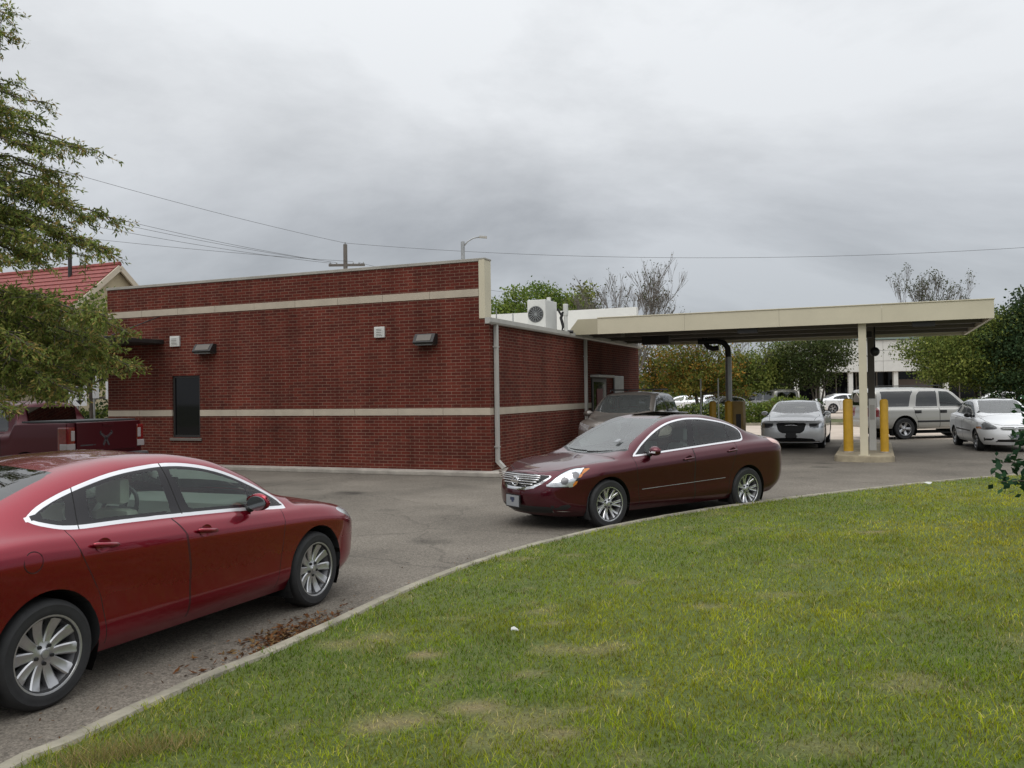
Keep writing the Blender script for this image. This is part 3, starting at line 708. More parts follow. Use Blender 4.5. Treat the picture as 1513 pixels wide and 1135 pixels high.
def simple_sedan(S, label, group=None, detail='chrysler'):
    root = thing('parked_car', label, 'car', group=group); sh = Shell(S); wb = S['wb']
    sh.arches([(wb / 2, S['r'] + .0), (-wb / 2, S['r'] + .0)], S['r'] + .04)
    DT = (.6, 6.0); b = pchip(S['belt']); zb = lambda x: float(b(x))
    fdoor = P_([(.80, .25), (.86, .60), (.92, zb(.9) + .03), (-.25, zb(-.25) + .03), (-.21, .60), (-.22, .25)], 1, False)
    rdoor = P_([(-.23, .25), (-.22, .60), (-.26, zb(-.26) + .03), (-1.16, zb(-1.1) + .03), (-1.05, .75), (-.95, .45), (-.93, .25)], 1, False)
    for d in (fdoor, rdoor): sh.region('xz', d, 'door', S['paint'], DT, None, 'lr'); sh.seam('xz', d, .005, DT)
    sh.seam('xy', P_(S['hood'], 1, False), .006, (4.6, 9), lambda c: c.x > .8)
    dlo = P_(S['dlo'], 4); T = (3.4, 6.9); sd = lambda c: c.y > .45
    sh.region('xz', dlo, 'window_frame', S.get('dlo_mat', M['pillar']), T, sd, 'lr'); pane = shrink(dlo, .03)
    sh.region('xz', both(pane, lambda P: -halfplane((-.14, .9), (-.26, 1.45))(P)), 'window', S['glass'], T, sd, 'lr')
    sh.region('xz', both(pane, halfplane((-.25, .9), (-.36, 1.45))), 'window', S['glass'], T, sd, 'lr')
    ws = S['ws']; sh.region('xy', screen_fn(*ws, S['rail'], .06), 'windscreen', M['glass_screen'], (4.9, 9), lambda c: c.x > ws[3] - .1)
    rw = S['rw']; sh.region('xy', screen_fn(*rw, S['rail'], .07, -1), 'rear_window', M['glass_dark'], (4.9, 9), lambda c: c.x < rw[3] + .1)
    nosev = [v.co.copy() for v in sh.bm.verts if v.co.x > 1.5]
    if detail == 'chrysler':
        ff = lambda c: c.x > 1.7
        sh.region('yz', P_([(-.2, .815), (.40, .815), (.44, .785), (.38, .58), (.29, .50), (-.2, .48)], 1, False), 'grille', M['grille'], (1, 6.5), ff)
        sh.region('yz', P_([(.52, .80), (.80, .805), (.96, .80), (.96, .67), (.78, .645), (.54, .66)], 1, False), 'headlight', M['lampin'], (1, 5.6), ff, 'lr')
        sh.region('yz', P_([(.535, .785), (.80, .79), (.80, .665), (.55, .675)], 1, False), 'headlight_lens', M['lampdark'], (1, 5.6), ff, 'lr')
        sh.region('yz', P_([(-.2, .44), (.18, .44), (.2, .36), (.62, .33), (.70, .29), (.68, .25), (-.2, .24)], 1, False), 'air_intake', M['black'], (0, 5), ff)
        sh.region('yz', P_([(-.2, .245), (.82, .255), (.82, .225), (-.2, .215)], 1, False), 'bumper_strip', M['chrome'], (0, 5), ff)
    else:
        ff = lambda c: c.x > 1.3
        sh.region('yz', P_([(-.2, .715), (.34, .715), (.40, .69), (.36, .615), (-.2, .60)], 1, False), 'grille', M['steel'], (1, 6.5), lambda c: c.x > 1.6)
        sh.region('yz', P_([(-.2, .70), (.33, .70), (.37, .685), (.335, .63), (-.2, .617)], 1, False), 'grille_opening', M['black'], (1, 6.5), lambda c: c.x > 1.6)
        D = DIAG(.85, .527)
        sh.region(D, P_([(.04 - 1., .0), (0, 0), (0, 0)], 1, False), 'x', M['black'], (8.9, 9), ff) if False else None
        sh.region('yz', P_([(.45, .66), (.50, .75), (.62, .82), (.70, .84), (.80, .74), (.80, .64), (.6, .625)], 3), 'headlight', M['lampin'], (1, 6.8), ff, 'lr')
        sh.region('yz', P_([(.50, .67), (.60, .70), (.70, .69), (.70, .645), (.6, .64)], 3), 'headlight_lens', M['alloy_dark'], (1, 6.8), ff, 'lr')
        sh.region('yz', P_([(.775, .66), (.80, .72), (.84, .71), (.84, .65)], 2), 'turn_lens', M['amber'], (1, 6.8), ff, 'lr')
        sh.region('yz', P_([(-.2, .37), (.44, .36), (.46, .29), (-.2, .285)], 1, False), 'air_intake', M['black'], (0, 5), lambda c: c.x > 1.6)
        sh.region('yz', P_([(.55, .39), (.74, .38), (.72, .33), (.56, .33)], 1, False), 'fog_recess', M['black'], (0, 5), lambda c: c.x > 1.4, 'lr')
        mould = side_line(sh, [(.80 - 1.75 * k / 16, .555 + .02 * k / 16) for k in range(17)], .022, .008)
    tl = S['tail']; sh.region('xz', P_(tl, 1, False), 'taillight', M['redlens'], (1.5, 5.6), lambda c: c.x < -1.7 and c.y > .4, 'lr')
    yh = side_y(sh, -.1, zb(-.1) - .10)
    objs = sh.finish(root)
    for d in objs['door']:
        side = 1 if d.data.vertices[0].co.y > 0 else -1; front = sum(v.co.x for v in d.data.vertices) / len(d.data.vertices) > 0
        handle(d, -.10 if front else -.98, yh - .004, zb(-.1) - .10 + (0 if front else .03), side, S['paint'] if detail != 'chrysler' else M['chrome'], 0)
    xn = lambda y, z: max(c.x for c in nosev if abs(abs(c.y) - y) < .08 and abs(c.z - z) < .06)
    if detail == 'chrysler':
        x0 = xn(0, .75); m = MB(); m.tube([(x0 + .02 - .05 * abs(y) ** 1.6, y, .735 + .012 * math.cos(y * 9)) for y in np.linspace(-.19, .19, 13)], [.006] + [.014] * 11 + [.006], 8)
        m.build('emblem', M['chrome'], objs['grille'][0], smooth=True)
        for z in (.60, .65, .70):
            m = MB(); m.tube([(x0 + .004 - (.75 - z) * .05 - .05 * abs(y) ** 2, y, z) for y in np.linspace(-.32, .32, 9)], .006, 5); m.build('grille_bar', M['alloy_dark'], objs['grille'][0])
        front_plate(root, xn(0, .43) + .02, .43, False, .15, .075, 0, False)
    else:
        for mm in mould: mm.build('side_moulding', M['black'], root, smooth=True, fix=False)
        x0 = xn(0, .66); m = MB(); m.tube([(x0 + .02, .065 * math.cos(a), .66 + .042 * math.sin(a)) for a in [2 * PI * k / 20 for k in range(21)]], .009, 6, False)
        m.tube([(x0 + .022, .03 * math.cos(a), .665 + .036 * math.sin(a)) for a in [2 * PI * k / 16 for k in range(17)]], .007, 6, False); m.build('emblem', M['chrome'], objs['grille'][0], smooth=True)
        m = MB(); m.tube([(x0 + .010 - .12 * abs(y) ** 2, y, .66) for y in np.linspace(-.34, .34, 13)], .008, 6); m.build('grille_bar', M['chrome'], objs['grille'][0])
        front_plate(root, xn(0, .44) + .015, .455, True, .15, .078, 0)
    wheels4(root, wb, S['W'] - .125, S['r'], S['rim'], S['wk'], S.get('alloy'), S.get('wn', 10))
    for s_ in (1, -1): mirror(root, S['mx'], S['W'] - .08, S['mz'], S.get('mmat', S['paint']), s_)
    seats(root, [(-.10, True), (-1.0, True)], M['seat_grey'], .32, .33, .22, .60); cabin(root, S, S['ws'][0] - .02, 0, M['dash'], S['mz'] - .02)
    return root
def silver_sedan():
    S = dict(wb=3.05, W=.952, xf=2.50, xr=-2.54, paint=paint('silver_metallic', (.82, .83, .84), .25, .30), a=.6, b=.6, n=3.2,
        top=[(2.50, .83), (2.40, .87), (2.0, .96), (1.5, 1.01), (1.15, 1.05), (1.05, 1.07), (.65, 1.25), (.3, 1.40), (.0, 1.46), (-.4, 1.484), (-.8, 1.475), (-1.2, 1.41), (-1.6, 1.27), (-1.9, 1.14), (-2.3, 1.12), (-2.54, 1.06)],
        belt=[(2.5, .81), (2.3, .86), (1.8, .945), (1.2, .985), (.9, 1.0), (-1.0, 1.03), (-2.2, 1.05), (-2.54, 1.0)],
        belt_in=[(2.5, .08), (1.4, .08), (.9, .09), (-1.2, .095), (-2.54, .10)],
        rail=[(1.2, .78, 1.02), (1.0, .77, 1.07), (.65, .72, 1.235), (.3, .67, 1.36), (-.1, .635, 1.42), (-.5, .625, 1.43), (-.9, .63, 1.40), (-1.3, .66, 1.30), (-1.65, .70, 1.16), (-1.9, .73, 1.09)],
        zbot=[(2.5, .20), (1.0, .20), (-1.0, .21), (-2.5, .28)], ins=[.08, .02, 0, .004, .02], r=.362, rim=.262, wk='split', wn=5,
        dlo=[(.98, 1.005), (.70, 1.17), (.40, 1.30), (.05, 1.375), (-.4, 1.39), (-.85, 1.365), (-1.25, 1.27), (-1.42, 1.16), (-1.40, 1.06), (-.6, 1.04), (.3, 1.02)], dlo_mat=M['satin'],
        glass=M['glass'], ws=(1.06, .86, .76, .08), rw=(-1.85, -1.75, .66, -1.12), hood=[(2.38, -.5), (2.36, .4), (2.25, .66), (1.3, .76), (1.12, .77), (1.1, -.5)],
        tail=[(-2.38, .72), (-2.38, 1.02), (-2.7, 1.02), (-2.7, .72)], mx=.72, mz=1.06)
    return simple_sedan(S, 'silver sedan with wide black grille waiting in the drive-through lane, facing us', None, 'chrysler')
def white_compact():
    S = dict(wb=2.60, W=.85, xf=2.17, xr=-2.36, paint=paint('white_paint', (.84, .85, .86), .0, .35, .05), a=.80, b=.65, n=2.5,
        top=[(2.17, .74), (2.05, .80), (1.75, .90), (1.4, .98), (1.15, 1.04), (1.05, 1.07), (.7, 1.24), (.3, 1.42), (.05, 1.465), (-.3, 1.486), (-.8, 1.475), (-1.15, 1.41), (-1.5, 1.26), (-1.8, 1.12), (-2.1, 1.09), (-2.36, 1.02)],
        belt=[(2.17, .72), (2.0, .775), (1.7, .86), (1.2, .925), (.9, .945), (-.2, .985), (-1.2, 1.02), (-2.0, 1.03), (-2.36, .95)],
        belt_in=[(2.2, .10), (1.4, .08), (.9, .08), (-1.2, .085), (-2.36, .15)],
        rail=[(1.15, .70, .985), (.95, .69, 1.05), (.6, .63, 1.25), (.25, .58, 1.40), (-.1, .56, 1.445), (-.5, .555, 1.45), (-.9, .56, 1.42), (-1.25, .59, 1.31), (-1.55, .62, 1.18), (-1.8, .64, 1.08)],
        zbot=[(2.2, .20), (1.0, .21), (-1.0, .22), (-2.36, .30)], ins=[.10, .03, 0, .008, .03], r=.308, rim=.205, wk='five', wn=5,
        dlo=[(.92, .965), (.62, 1.17), (.30, 1.33), (.0, 1.395), (-.4, 1.405), (-.8, 1.385), (-1.15, 1.28), (-1.30, 1.15), (-1.28, 1.06), (-.6, 1.02), (.3, .985)],
        glass=M['glass'], ws=(1.06, .88, .70, .16), rw=(-1.75, -1.65, .60, -1.1), hood=[(2.06, -.5), (2.04, .3), (1.9, .56), (1.7, .66), (1.2, .70), (1.1, -.5)],
        tail=[(-2.12, .72), (-2.12, .98), (-2.7, .98), (-2.7, .72)], mx=.66, mz=1.0, mmat=M['black'])
    return simple_sedan(S, 'small white sedan with front plate at the right end of the canopy, facing us', None, 'compact')

def suv(S, label, name='parked_car', cat='car', rows=True, group=None):
    root = thing(name, label, cat, group=group); sh = Shell(S); wb = S['wb']
    sh.arches([(wb / 2, S['r']), (-wb / 2, S['r'])], S['r'] + S.get('gap', .07))
    DT = (.6, 6.)
    for d in S['doors']:
        fn = P_(d, 1, False); sh.region('xz', fn, 'door', S['paint'], DT, None, 'lr'); sh.seam('xz', fn, .005, DT)
    T = (3.4, 6.9); sd = lambda c: c.y > .45
    for poly, mat in S['panes']:
        fn = P_(poly, 1, False)
        sh.region('xz', lambda P: fn(P) - .035, 'window_frame', S.get('frame', M['pillar']), T, sd, 'lr'); sh.region('xz', lambda P: fn(P) - .012, 'window', mat, T, sd, 'lr')
    ws = S['ws']; sh.region('xy', screen_fn(*ws, S['rail'], .06), 'windscreen', M['glass_screen'], (4.9, 9), lambda c: c.x > ws[3] - .15)
    if 'rearwin' in S: sh.region('yz', P_(S['rearwin'], 1, False), 'rear_window', M['glass_dark'], (3, 9), lambda c: c.x < S['xr'] + .6)
    mould = side_line(sh, [(-wb / 2 + .47 + (wb - .94) * k / 16, .5 * sum(S['mould'])) for k in range(17)], .035, .012) if 'mould' in S else []
    if 'grille' in S: sh.region('yz', P_(S['grille'], 1, False), 'grille', M['grille'], (1, 6.5), lambda c: c.x > S['xf'] - .35)
    if 'lamp' in S: sh.region('yz', P_(S['lamp'], 1, False), 'headlight', M['lampin'], (1, 6.5), lambda c: c.x > S['xf'] - .6, 'lr')
    if 'intake' in S: sh.region('yz', P_(S['intake'], 1, False), 'air_intake', M['black'], (0, 5), lambda c: c.x > S['xf'] - .5)
    if 'tail' in S: sh.region('xz', P_(S['tail'], 1, False), 'taillight', M['redlens'], (1., 6.2), lambda c: c.x < S['xr'] + .5 and c.y > .4, 'lr')
    if 'two_tone' in S: sh.region('xz', lambda P: P[:, 1] - S['two_tone'], 'lower_cladding', S['clad'], (0, 3.5), None, 'both', (0,))
    ys = side_y(sh, 0, S['hz'])
    objs = sh.finish(root)
    for mm in mould: mm.build('side_moulding', M['black'], root, smooth=True, fix=False)
    for d in objs.get('door', []):
        side = 1 if d.data.vertices[0].co.y > 0 else -1; xs = [v.co.x for v in d.data.vertices]
        handle(d, min(xs) + S.get('hoff', .16), ys - .004, S['hz'], side, S.get('hmat', S['paint']), 0)
        if S.get('hplate'):
            m = MB(); m.bbox(min(xs) + S['hoff'] - .13, min(xs) + S['hoff'] + .13, min(side * ys, side * (ys + .008)), max(side * ys, side * (ys + .008)), S['hz'] - .055, S['hz'] + .055, .004); m.build('handle_recess', M['black'], d)
    wheels4(root, wb, S['W'] - .14, S['r'], S['rim'], S['wk'], S.get('alloy'), S.get('wn', 6), .25)
    for s_ in (1, -1): mirror(root, S['mx'], S['W'] - .07, S['mz'], S.get('mmat', S['paint']), s_, s=1.2)
    if rows: seats(root, [(-.15, True), (S.get('row2', -1.1), True)], M['seat_grey'], .5, .36, .24, .62); cabin(root, S, S['ws'][0] - .02, 0, M['dash'], S['mz'] - .02)
    if 'rack' in S:
        z, x0, x1, y = S['rack']
        for s_ in (1, -1):
            m = MB(); m.tube([(x0, s_ * y, z - .05), (x0 - .08, s_ * y, z), (x1 + .08, s_ * y, z), (x1, s_ * y, z - .05)], .017, 8)
            o = m.build('roof_rail', S.get('rackmat', M['black']), root, smooth=True)
        for xx in S.get('bars', (x0 - .45, x1 + .35)):
            m = MB(); m.tube([(xx, -y, z + .004), (xx, y, z + .004)], .014, 8); m.build('roof_bar', S.get('rackmat', M['black']), root, smooth=True)
    return root
def silver_suv():
    g, gd = M['glass'], M['glass_dark']
    S = dict(wb=2.946, W=1.0, xf=2.42, xr=-2.60, paint=paint('pewter_metallic', (.40, .39, .36), .5, .32), a=.35, b=.22, n=4, nb=5, blend=.04,
        top=[(2.42, 1.02), (2.3, 1.07), (1.6, 1.12), (1.25, 1.15), (1.15, 1.18), (.8, 1.47), (.45, 1.75), (.2, 1.82), (-.5, 1.87), (-1.8, 1.87), (-2.4, 1.83), (-2.60, 1.74)],
        belt=[(2.42, 1.0), (2.2, 1.06), (1.2, 1.09), (.9, 1.10), (-2.3, 1.12), (-2.60, 1.12)], belt_in=[(2.4, .07), (.9, .075), (-2.6, .075)],
        rail=[(1.3, .85, 1.10), (1.1, .84, 1.19), (.8, .80, 1.42), (.48, .75, 1.68), (.2, .735, 1.755), (-.5, .735, 1.79), (-2.0, .735, 1.79), (-2.45, .74, 1.75), (-2.62, .75, 1.66)],
        zbot=[(2.4, .36), (1, .36), (-1, .36), (-2.6, .42)], ins=[.06, .015, 0, .004, .02], zmid=.72, d3=.2, r=.385, rim=.235, wk='five',
        setr=[.02, .0, -.02, .01, .02, .03], gap=.09,
        doors=[[(.86, .42), (.9, 1.13), (-.12, 1.13), (-.12, .42)], [(-.13, .42), (-.13, 1.13), (-1.12, 1.13), (-1.08, .9), (-.98, .7), (-.95, .42)]],
        panes=[([(.86, 1.18), (.52, 1.50), (.32, 1.68), (-.04, 1.70), (-.05, 1.18)], g), ([(-.17, 1.18), (-.16, 1.70), (-.80, 1.70), (-.92, 1.58), (-1.0, 1.18)], gd), ([(-1.28, 1.18), (-1.18, 1.55), (-1.08, 1.71), (-2.28, 1.71), (-2.30, 1.18)], gd)],
        frame=paint('pewter_frame', (.42, .41, .39), .5, .32), ws=(1.16, 1.0, .80, .42), rearwin=[(-.2, 1.22), (.66, 1.22), (.60, 1.68), (-.2, 1.70)], mould=(.60, .67),
        grille=[(-.2, .98), (.55, .98), (.55, .76), (-.2, .76)], lamp=[(.58, .98), (.92, .97), (.92, .78), (.58, .78)], tail=[(-2.46, .82), (-2.46, 1.14), (-2.8, 1.14), (-2.8, .82)],
        hz=.98, hmat=M['black'], hplate=True, hoff=.15, mx=.78, mz=1.2, mmat=M['black'], rack=(1.915, .15, -2.35, .66), bars=(-.4, -1.8))
    r = suv(S, 'pewter silver four door sport utility vehicle side on behind the yellow posts')
    m = MB(); m.bbox(-2.66, -2.45, -.93, .93, .46, .68, .05); m.build('rear_bumper', S['paint'], r)
    return r
def tan_suv():
    gl = M['glass']; pt = paint('grey_brown_metallic', (.20, .178, .158), .4, .34)
    S = dict(wb=2.62, W=.90, xf=2.16, xr=-2.18, paint=pt, a=.6, b=.4, n=2.8, nb=3.4,
        top=[(2.16, .90), (2.05, .96), (1.6, 1.06), (1.2, 1.13), (1.1, 1.16), (.75, 1.37), (.35, 1.58), (.1, 1.65), (-.4, 1.69), (-1.4, 1.68), (-1.9, 1.60), (-2.18, 1.45)],
        belt=[(2.16, .88), (1.9, .95), (1.2, 1.03), (.9, 1.05), (-.6, 1.09), (-1.8, 1.13), (-2.18, 1.13)], belt_in=[(2.16, .08), (.9, .08), (-2.2, .09)],
        rail=[(1.2, .76, 1.08), (1.0, .75, 1.15), (.65, .70, 1.37), (.3, .645, 1.545), (0, .625, 1.60), (-.6, .62, 1.625), (-1.5, .625, 1.60), (-1.95, .65, 1.50), (-2.15, .68, 1.36)],
        zbot=[(2.2, .26), (-2.2, .32)], ins=[.08, .02, 0, .01, .03], zmid=.6, r=.35, rim=.225, wk='five',
        doors=[[(.84, .32), (.9, 1.08), (-.2, 1.12), (-.18, .32)], [(-.19, .32), (-.21, 1.12), (-1.12, 1.14), (-1.0, .8), (-.95, .32)]],
        panes=[([(.80, 1.10), (.5, 1.30), (.2, 1.50), (-.08, 1.53), (-.12, 1.13)], gl), ([(-.22, 1.13), (-.19, 1.53), (-.95, 1.53), (-1.08, 1.16)], gl), ([(-1.2, 1.18), (-1.07, 1.52), (-1.55, 1.49), (-1.85, 1.36), (-1.80, 1.2)], gl)],
        ws=(1.11, .93, .72, .26), rearwin=[(-.2, 1.15), (.6, 1.15), (.55, 1.5), (-.2, 1.52)], grille=[(-.2, .86), (.45, .85), (.40, .70), (-.2, .68)], lamp=[(.50, .88), (.80, .95), (.84, .80), (.55, .72)],
        intake=[(-.2, .5), (.6, .5), (.55, .36), (-.2, .36)], tail=[(-2.02, 1.0), (-2.0, 1.4), (-2.6, 1.4), (-2.6, 1.0)], hz=.98, mx=.72, mz=1.13, rack=(1.725, .05, -1.75, .56), bars=(-.35, -1.25), rackmat=M['black'])
    return suv(S, 'grey brown crossover car at the drive-through window beside the brick side wall')
def maroon_pickup():
    gd = M['glass_dark']; pt = paint('dark_red_metallic', (.062, .002, .007), .5, .30, .01, .2)
    S = dict(wb=3.20, row2=-.68, W=.93, xf=2.55, xr=-2.62, paint=pt, a=.45, b=.10, n=3, nb=8, blend=.04,
        top=[(2.55, 1.0), (2.4, 1.08), (1.8, 1.16), (1.5, 1.19), (1.4, 1.21), (1.1, 1.47), (.8, 1.73), (.6, 1.79), (0., 1.84), (-1.1, 1.82), (-1.18, 1.78), (-1.27, 1.395), (-1.37, 1.385), (-2.5, 1.40), (-2.62, 1.40)],
        belt=[(2.55, .98), (2.3, 1.06), (1.5, 1.12), (1.2, 1.14), (-.4, 1.19), (-1.16, 1.23), (-1.27, 1.38), (-1.37, 1.39), (-2.5, 1.41), (-2.62, 1.41)], belt_in=[(2.5, .08), (1.2, .08), (-1.17, .08), (-1.32, .02), (-2.62, .03)],
        rail=[(1.5, .80, 1.13), (1.35, .79, 1.19), (1.1, .75, 1.39), (.8, .69, 1.65), (.55, .665, 1.73), (0., .66, 1.765), (-1.05, .665, 1.74), (-1.16, .67, 1.68), (-1.27, .76, 1.395)],
        zbot=[(2.5, .42), (-2.6, .62)], ins=[.05, .01, 0, .004, .012], zmid=.85, d3=.20, d4=.06, r=.39, rim=.235, wk='five', gap=.10,
        setr=[.02, 0, 0, 0, 0, .005], setf=[.14, .04, 0, .02, .06, .12],
        doors=[[(1.15, .48), (1.2, 1.17), (.1, 1.20), (.1, .48)], [(.09, .48), (.09, 1.2), (-.95, 1.22), (-.98, .75), (-.9, .48)]],
        panes=[([(1.10, 1.22), (.85, 1.46), (.68, 1.63), (.16, 1.66), (.14, 1.25)], gd), ([(.04, 1.26), (.05, 1.66), (-.78, 1.65), (-.95, 1.55), (-1.0, 1.29)], gd)],
        ws=(1.41, 1.24, .76, .78), grille=[(-.2, .98), (.5, .97), (.45, .72), (-.2, .70)], lamp=[(.55, .98), (.84, 1.0), (.85, .78), (.58, .76)], hz=1.05, mx=1.02, mz=1.22, hood_r=.97, hood_e=6)
    root = suv(S, 'dark red pickup truck with its tailgate to us beside the brick wall, under the tree', 'pickup_truck', 'pickup truck', True)
    m = MB(); m.bbox(-2.655, -2.60, -.74, .74, .86, 1.415, .018); tg = m.build('tailgate', pt, root)
    m = MB(); m.mi = 0; m.bbox(-2.668, -2.652, -.13, .13, 1.335, 1.385, .006); m.build('handle', pt, tg)
    m = MB()
    for a, l in ((.62, .085), (2.52, .085), (4.25, .075), (5.17, .075)):
        m.obox((-2.658, .05 + .075 * math.cos(a), 1.10 + .075 * math.sin(a)), (0, math.cos(a), math.sin(a)), (0, -math.sin(a), math.cos(a)), (1, 0, 0), l, .022, .004)
    for y in (-.075, .175): m.tube([(-2.658, y, 1.17), (-2.658, y + (.02 if y > .05 else -.02), 1.21), (-2.658, y, 1.24)], .014, 6)
    m.lathe([(0, -.006), (.035, -.006), (.04, 0)], 'x', 14, (-2.656, .05, 1.10)); m.build('emblem', M['lampdark'], tg)
    m = MB(); m.box(-2.6575, -2.655, .36, .66, .975, 1.0); m.box(-2.6575, -2.655, .30, .35, .978, .998); m.build('badge', M['lampdark'], tg)
    for s_ in (1, -1):
        m = MB(); m.bbox(-2.640, -2.40, min(s_ * .755, s_ * .945), max(s_ * .755, s_ * .945), .90, 1.34, .03); t = m.build('taillight', M['redlens'], root)
        m = MB(); m.bbox(-2.648, -2.60, min(s_ * .775, s_ * .86), max(s_ * .775, s_ * .86), 1.08, 1.27, .012); m.bbox(-2.648, -2.46, min(s_ * .765, s_ * .952), max(s_ * .765, s_ * .952), .905, 1.03, .012); m.build('clear_lens', M['dull_lens'], t)
    m = MB(); m.bbox(-2.80, -2.60, -.92, .92, .60, .80, .04); m.build('rear_bumper', M['alloy_dark'], root)
    m = MB(); m.prism([(-1.36, 1.41), (-2.56, 1.42), (-2.56, 1.45), (-1.36, 1.445)], -.80, .80); m.build('bed_cover', principled('vinyl', (.03, .033, .035), .6), root)
    m = MB(); m.obox((-1.235, 0, 1.575), (0, 1, 0), (.2, 0, 1), (1, 0, -.2), .56, .135, .012); m.build('rear_window', gd, root)
    return root
# ------------------------------------------------------------------ the setting
def vnoise(x, y, s, seed=0):
    g = np.random.default_rng(seed).random((64, 64)); x = np.asarray(x) * s + 17.3; y = np.asarray(y) * s + 5.1
    xi, yi = np.floor(x).astype(int), np.floor(y).astype(int); fx, fy = x - xi, y - yi
    fx = fx * fx * (3 - 2 * fx); fy = fy * fy * (3 - 2 * fy); a = lambda i, j: g[(xi + i) % 64, (yi + j) % 64]
    return (a(0, 0) * (1 - fx) + a(1, 0) * fx) * (1 - fy) + (a(0, 1) * (1 - fx) + a(1, 1) * fx) * fy
def fnoise(x, y, s, seed=0): return (vnoise(x, y, s, seed) + .5 * vnoise(x, y, s * 2.1, seed + 1) + .25 * vnoise(x, y, s * 4.3, seed + 2)) / 1.75

TH = .3979
CORNER = Vector((-.494, 19.65, 0)); U = Vector((math.cos(TH), -math.sin(TH), 0)); V_ = Vector((math.sin(TH), math.cos(TH), 0))
def B(s, t, z=0.): return CORNER + U * s + V_ * t + Vector((0, 0, z))

def asphalt_mat():
    m, nt, out = new_mat('worn_asphalt'); b = N(nt, 'ShaderNodeBsdfPrincipled', Roughness=.9); b.inputs['Specular IOR Level'].default_value = .25; tc = N(nt, 'ShaderNodeTexCoord'); P = tc.outputs['Object']
    fine = N(nt, 'ShaderNodeTexVoronoi', Scale=95.0); L(nt, P, fine.inputs['Vector'])
    mid = N(nt, 'ShaderNodeTexNoise', Scale=26.0, Detail=5.0, Roughness=.8); L(nt, P, mid.inputs['Vector'])
    big = N(nt, 'ShaderNodeTexNoise', Scale=.45, Detail=7.0, Roughness=.62); L(nt, P, big.inputs['Vector'])
    cr = N(nt, 'ShaderNodeValToRGB'); cr.color_ramp.elements[0].position = .32; cr.color_ramp.elements[0].color = (.104, .094, .080, 1); cr.color_ramp.elements[1].position = .72; cr.color_ramp.elements[1].color = (.192, .174, .148, 1)
    L(nt, big.outputs['Fac'], cr.inputs[0])
    st = N(nt, 'ShaderNodeValToRGB'); st.color_ramp.elements[0].position = .0; st.color_ramp.elements[0].color = (.42, .40, .40, 1); st.color_ramp.elements[1].position = 1.; st.color_ramp.elements[1].color = (1.75, 1.7, 1.62, 1)
    L(nt, fine.outputs['Color'], st.inputs[0])
    mx = N(nt, 'ShaderNodeMix', data_type='RGBA', blend_type='MULTIPLY'); mx.inputs['Factor'].default_value = .75; L(nt, cr.outputs[0], mx.inputs['A']); L(nt, st.outputs[0], mx.inputs['B'])
    mr = N(nt, 'ShaderNodeMapRange'); mr.inputs['From Min'].default_value = .35; mr.inputs['From Max'].default_value = .65; mr.inputs['To Min'].default_value = .72; mr.inputs['To Max'].default_value = 1.25; L(nt, mid.outputs['Fac'], mr.inputs['Value'])
    sc = N(nt, 'ShaderNodeVectorMath', operation='SCALE'); L(nt, mx.outputs['Result'], sc.inputs[0]); L(nt, mr.outputs[0], sc.inputs['Scale'])
    # cracks
    wv = N(nt, 'ShaderNodeTexVoronoi', feature='DISTANCE_TO_EDGE', Scale=.33); nz = N(nt, 'ShaderNodeTexNoise', Scale=2.2, Detail=5.0); L(nt, P, nz.inputs['Vector'])
    va = N(nt, 'ShaderNodeVectorMath', operation='MULTIPLY_ADD'); L(nt, nz.outputs['Color'], va.inputs[0]); va.inputs[1].default_value = (.55, .55, 0); L(nt, P, va.inputs[2]); L(nt, va.outputs[0], wv.inputs['Vector'])
    ck = N(nt, 'ShaderNodeMapRange'); ck.inputs['From Min'].default_value = .0; ck.inputs['From Max'].default_value = .007; ck.inputs['To Min'].default_value = .72; L(nt, wv.outputs['Distance'], ck.inputs['Value'])
    s2 = N(nt, 'ShaderNodeVectorMath', operation='SCALE'); L(nt, sc.outputs[0], s2.inputs[0]); L(nt, ck.outputs[0], s2.inputs['Scale'])
    # oil drips
    ov = N(nt, 'ShaderNodeTexVoronoi', Scale=.55); L(nt, va.outputs[0], ov.inputs['Vector'])
    om = N(nt, 'ShaderNodeMapRange'); om.inputs['From Min'].default_value = .05; om.inputs['From Max'].default_value = .20; om.inputs['To Min'].default_value = .42; L(nt, ov.outputs['Distance'], om.inputs['Value'])
    s3 = N(nt, 'ShaderNodeVectorMath', operation='SCALE'); L(nt, s2.outputs[0], s3.inputs[0]); L(nt, om.outputs[0], s3.inputs['Scale'])
    L(nt, s3.outputs[0], b.inputs['Base Color'])
    bp = N(nt, 'ShaderNodeBump', Strength=.5, Distance=.008); L(nt, fine.outputs['Distance'], bp.inputs['Height']); L(nt, bp.outputs[0], b.inputs['Normal'])
    L(nt, b.outputs[0], out.inputs[0]); return m
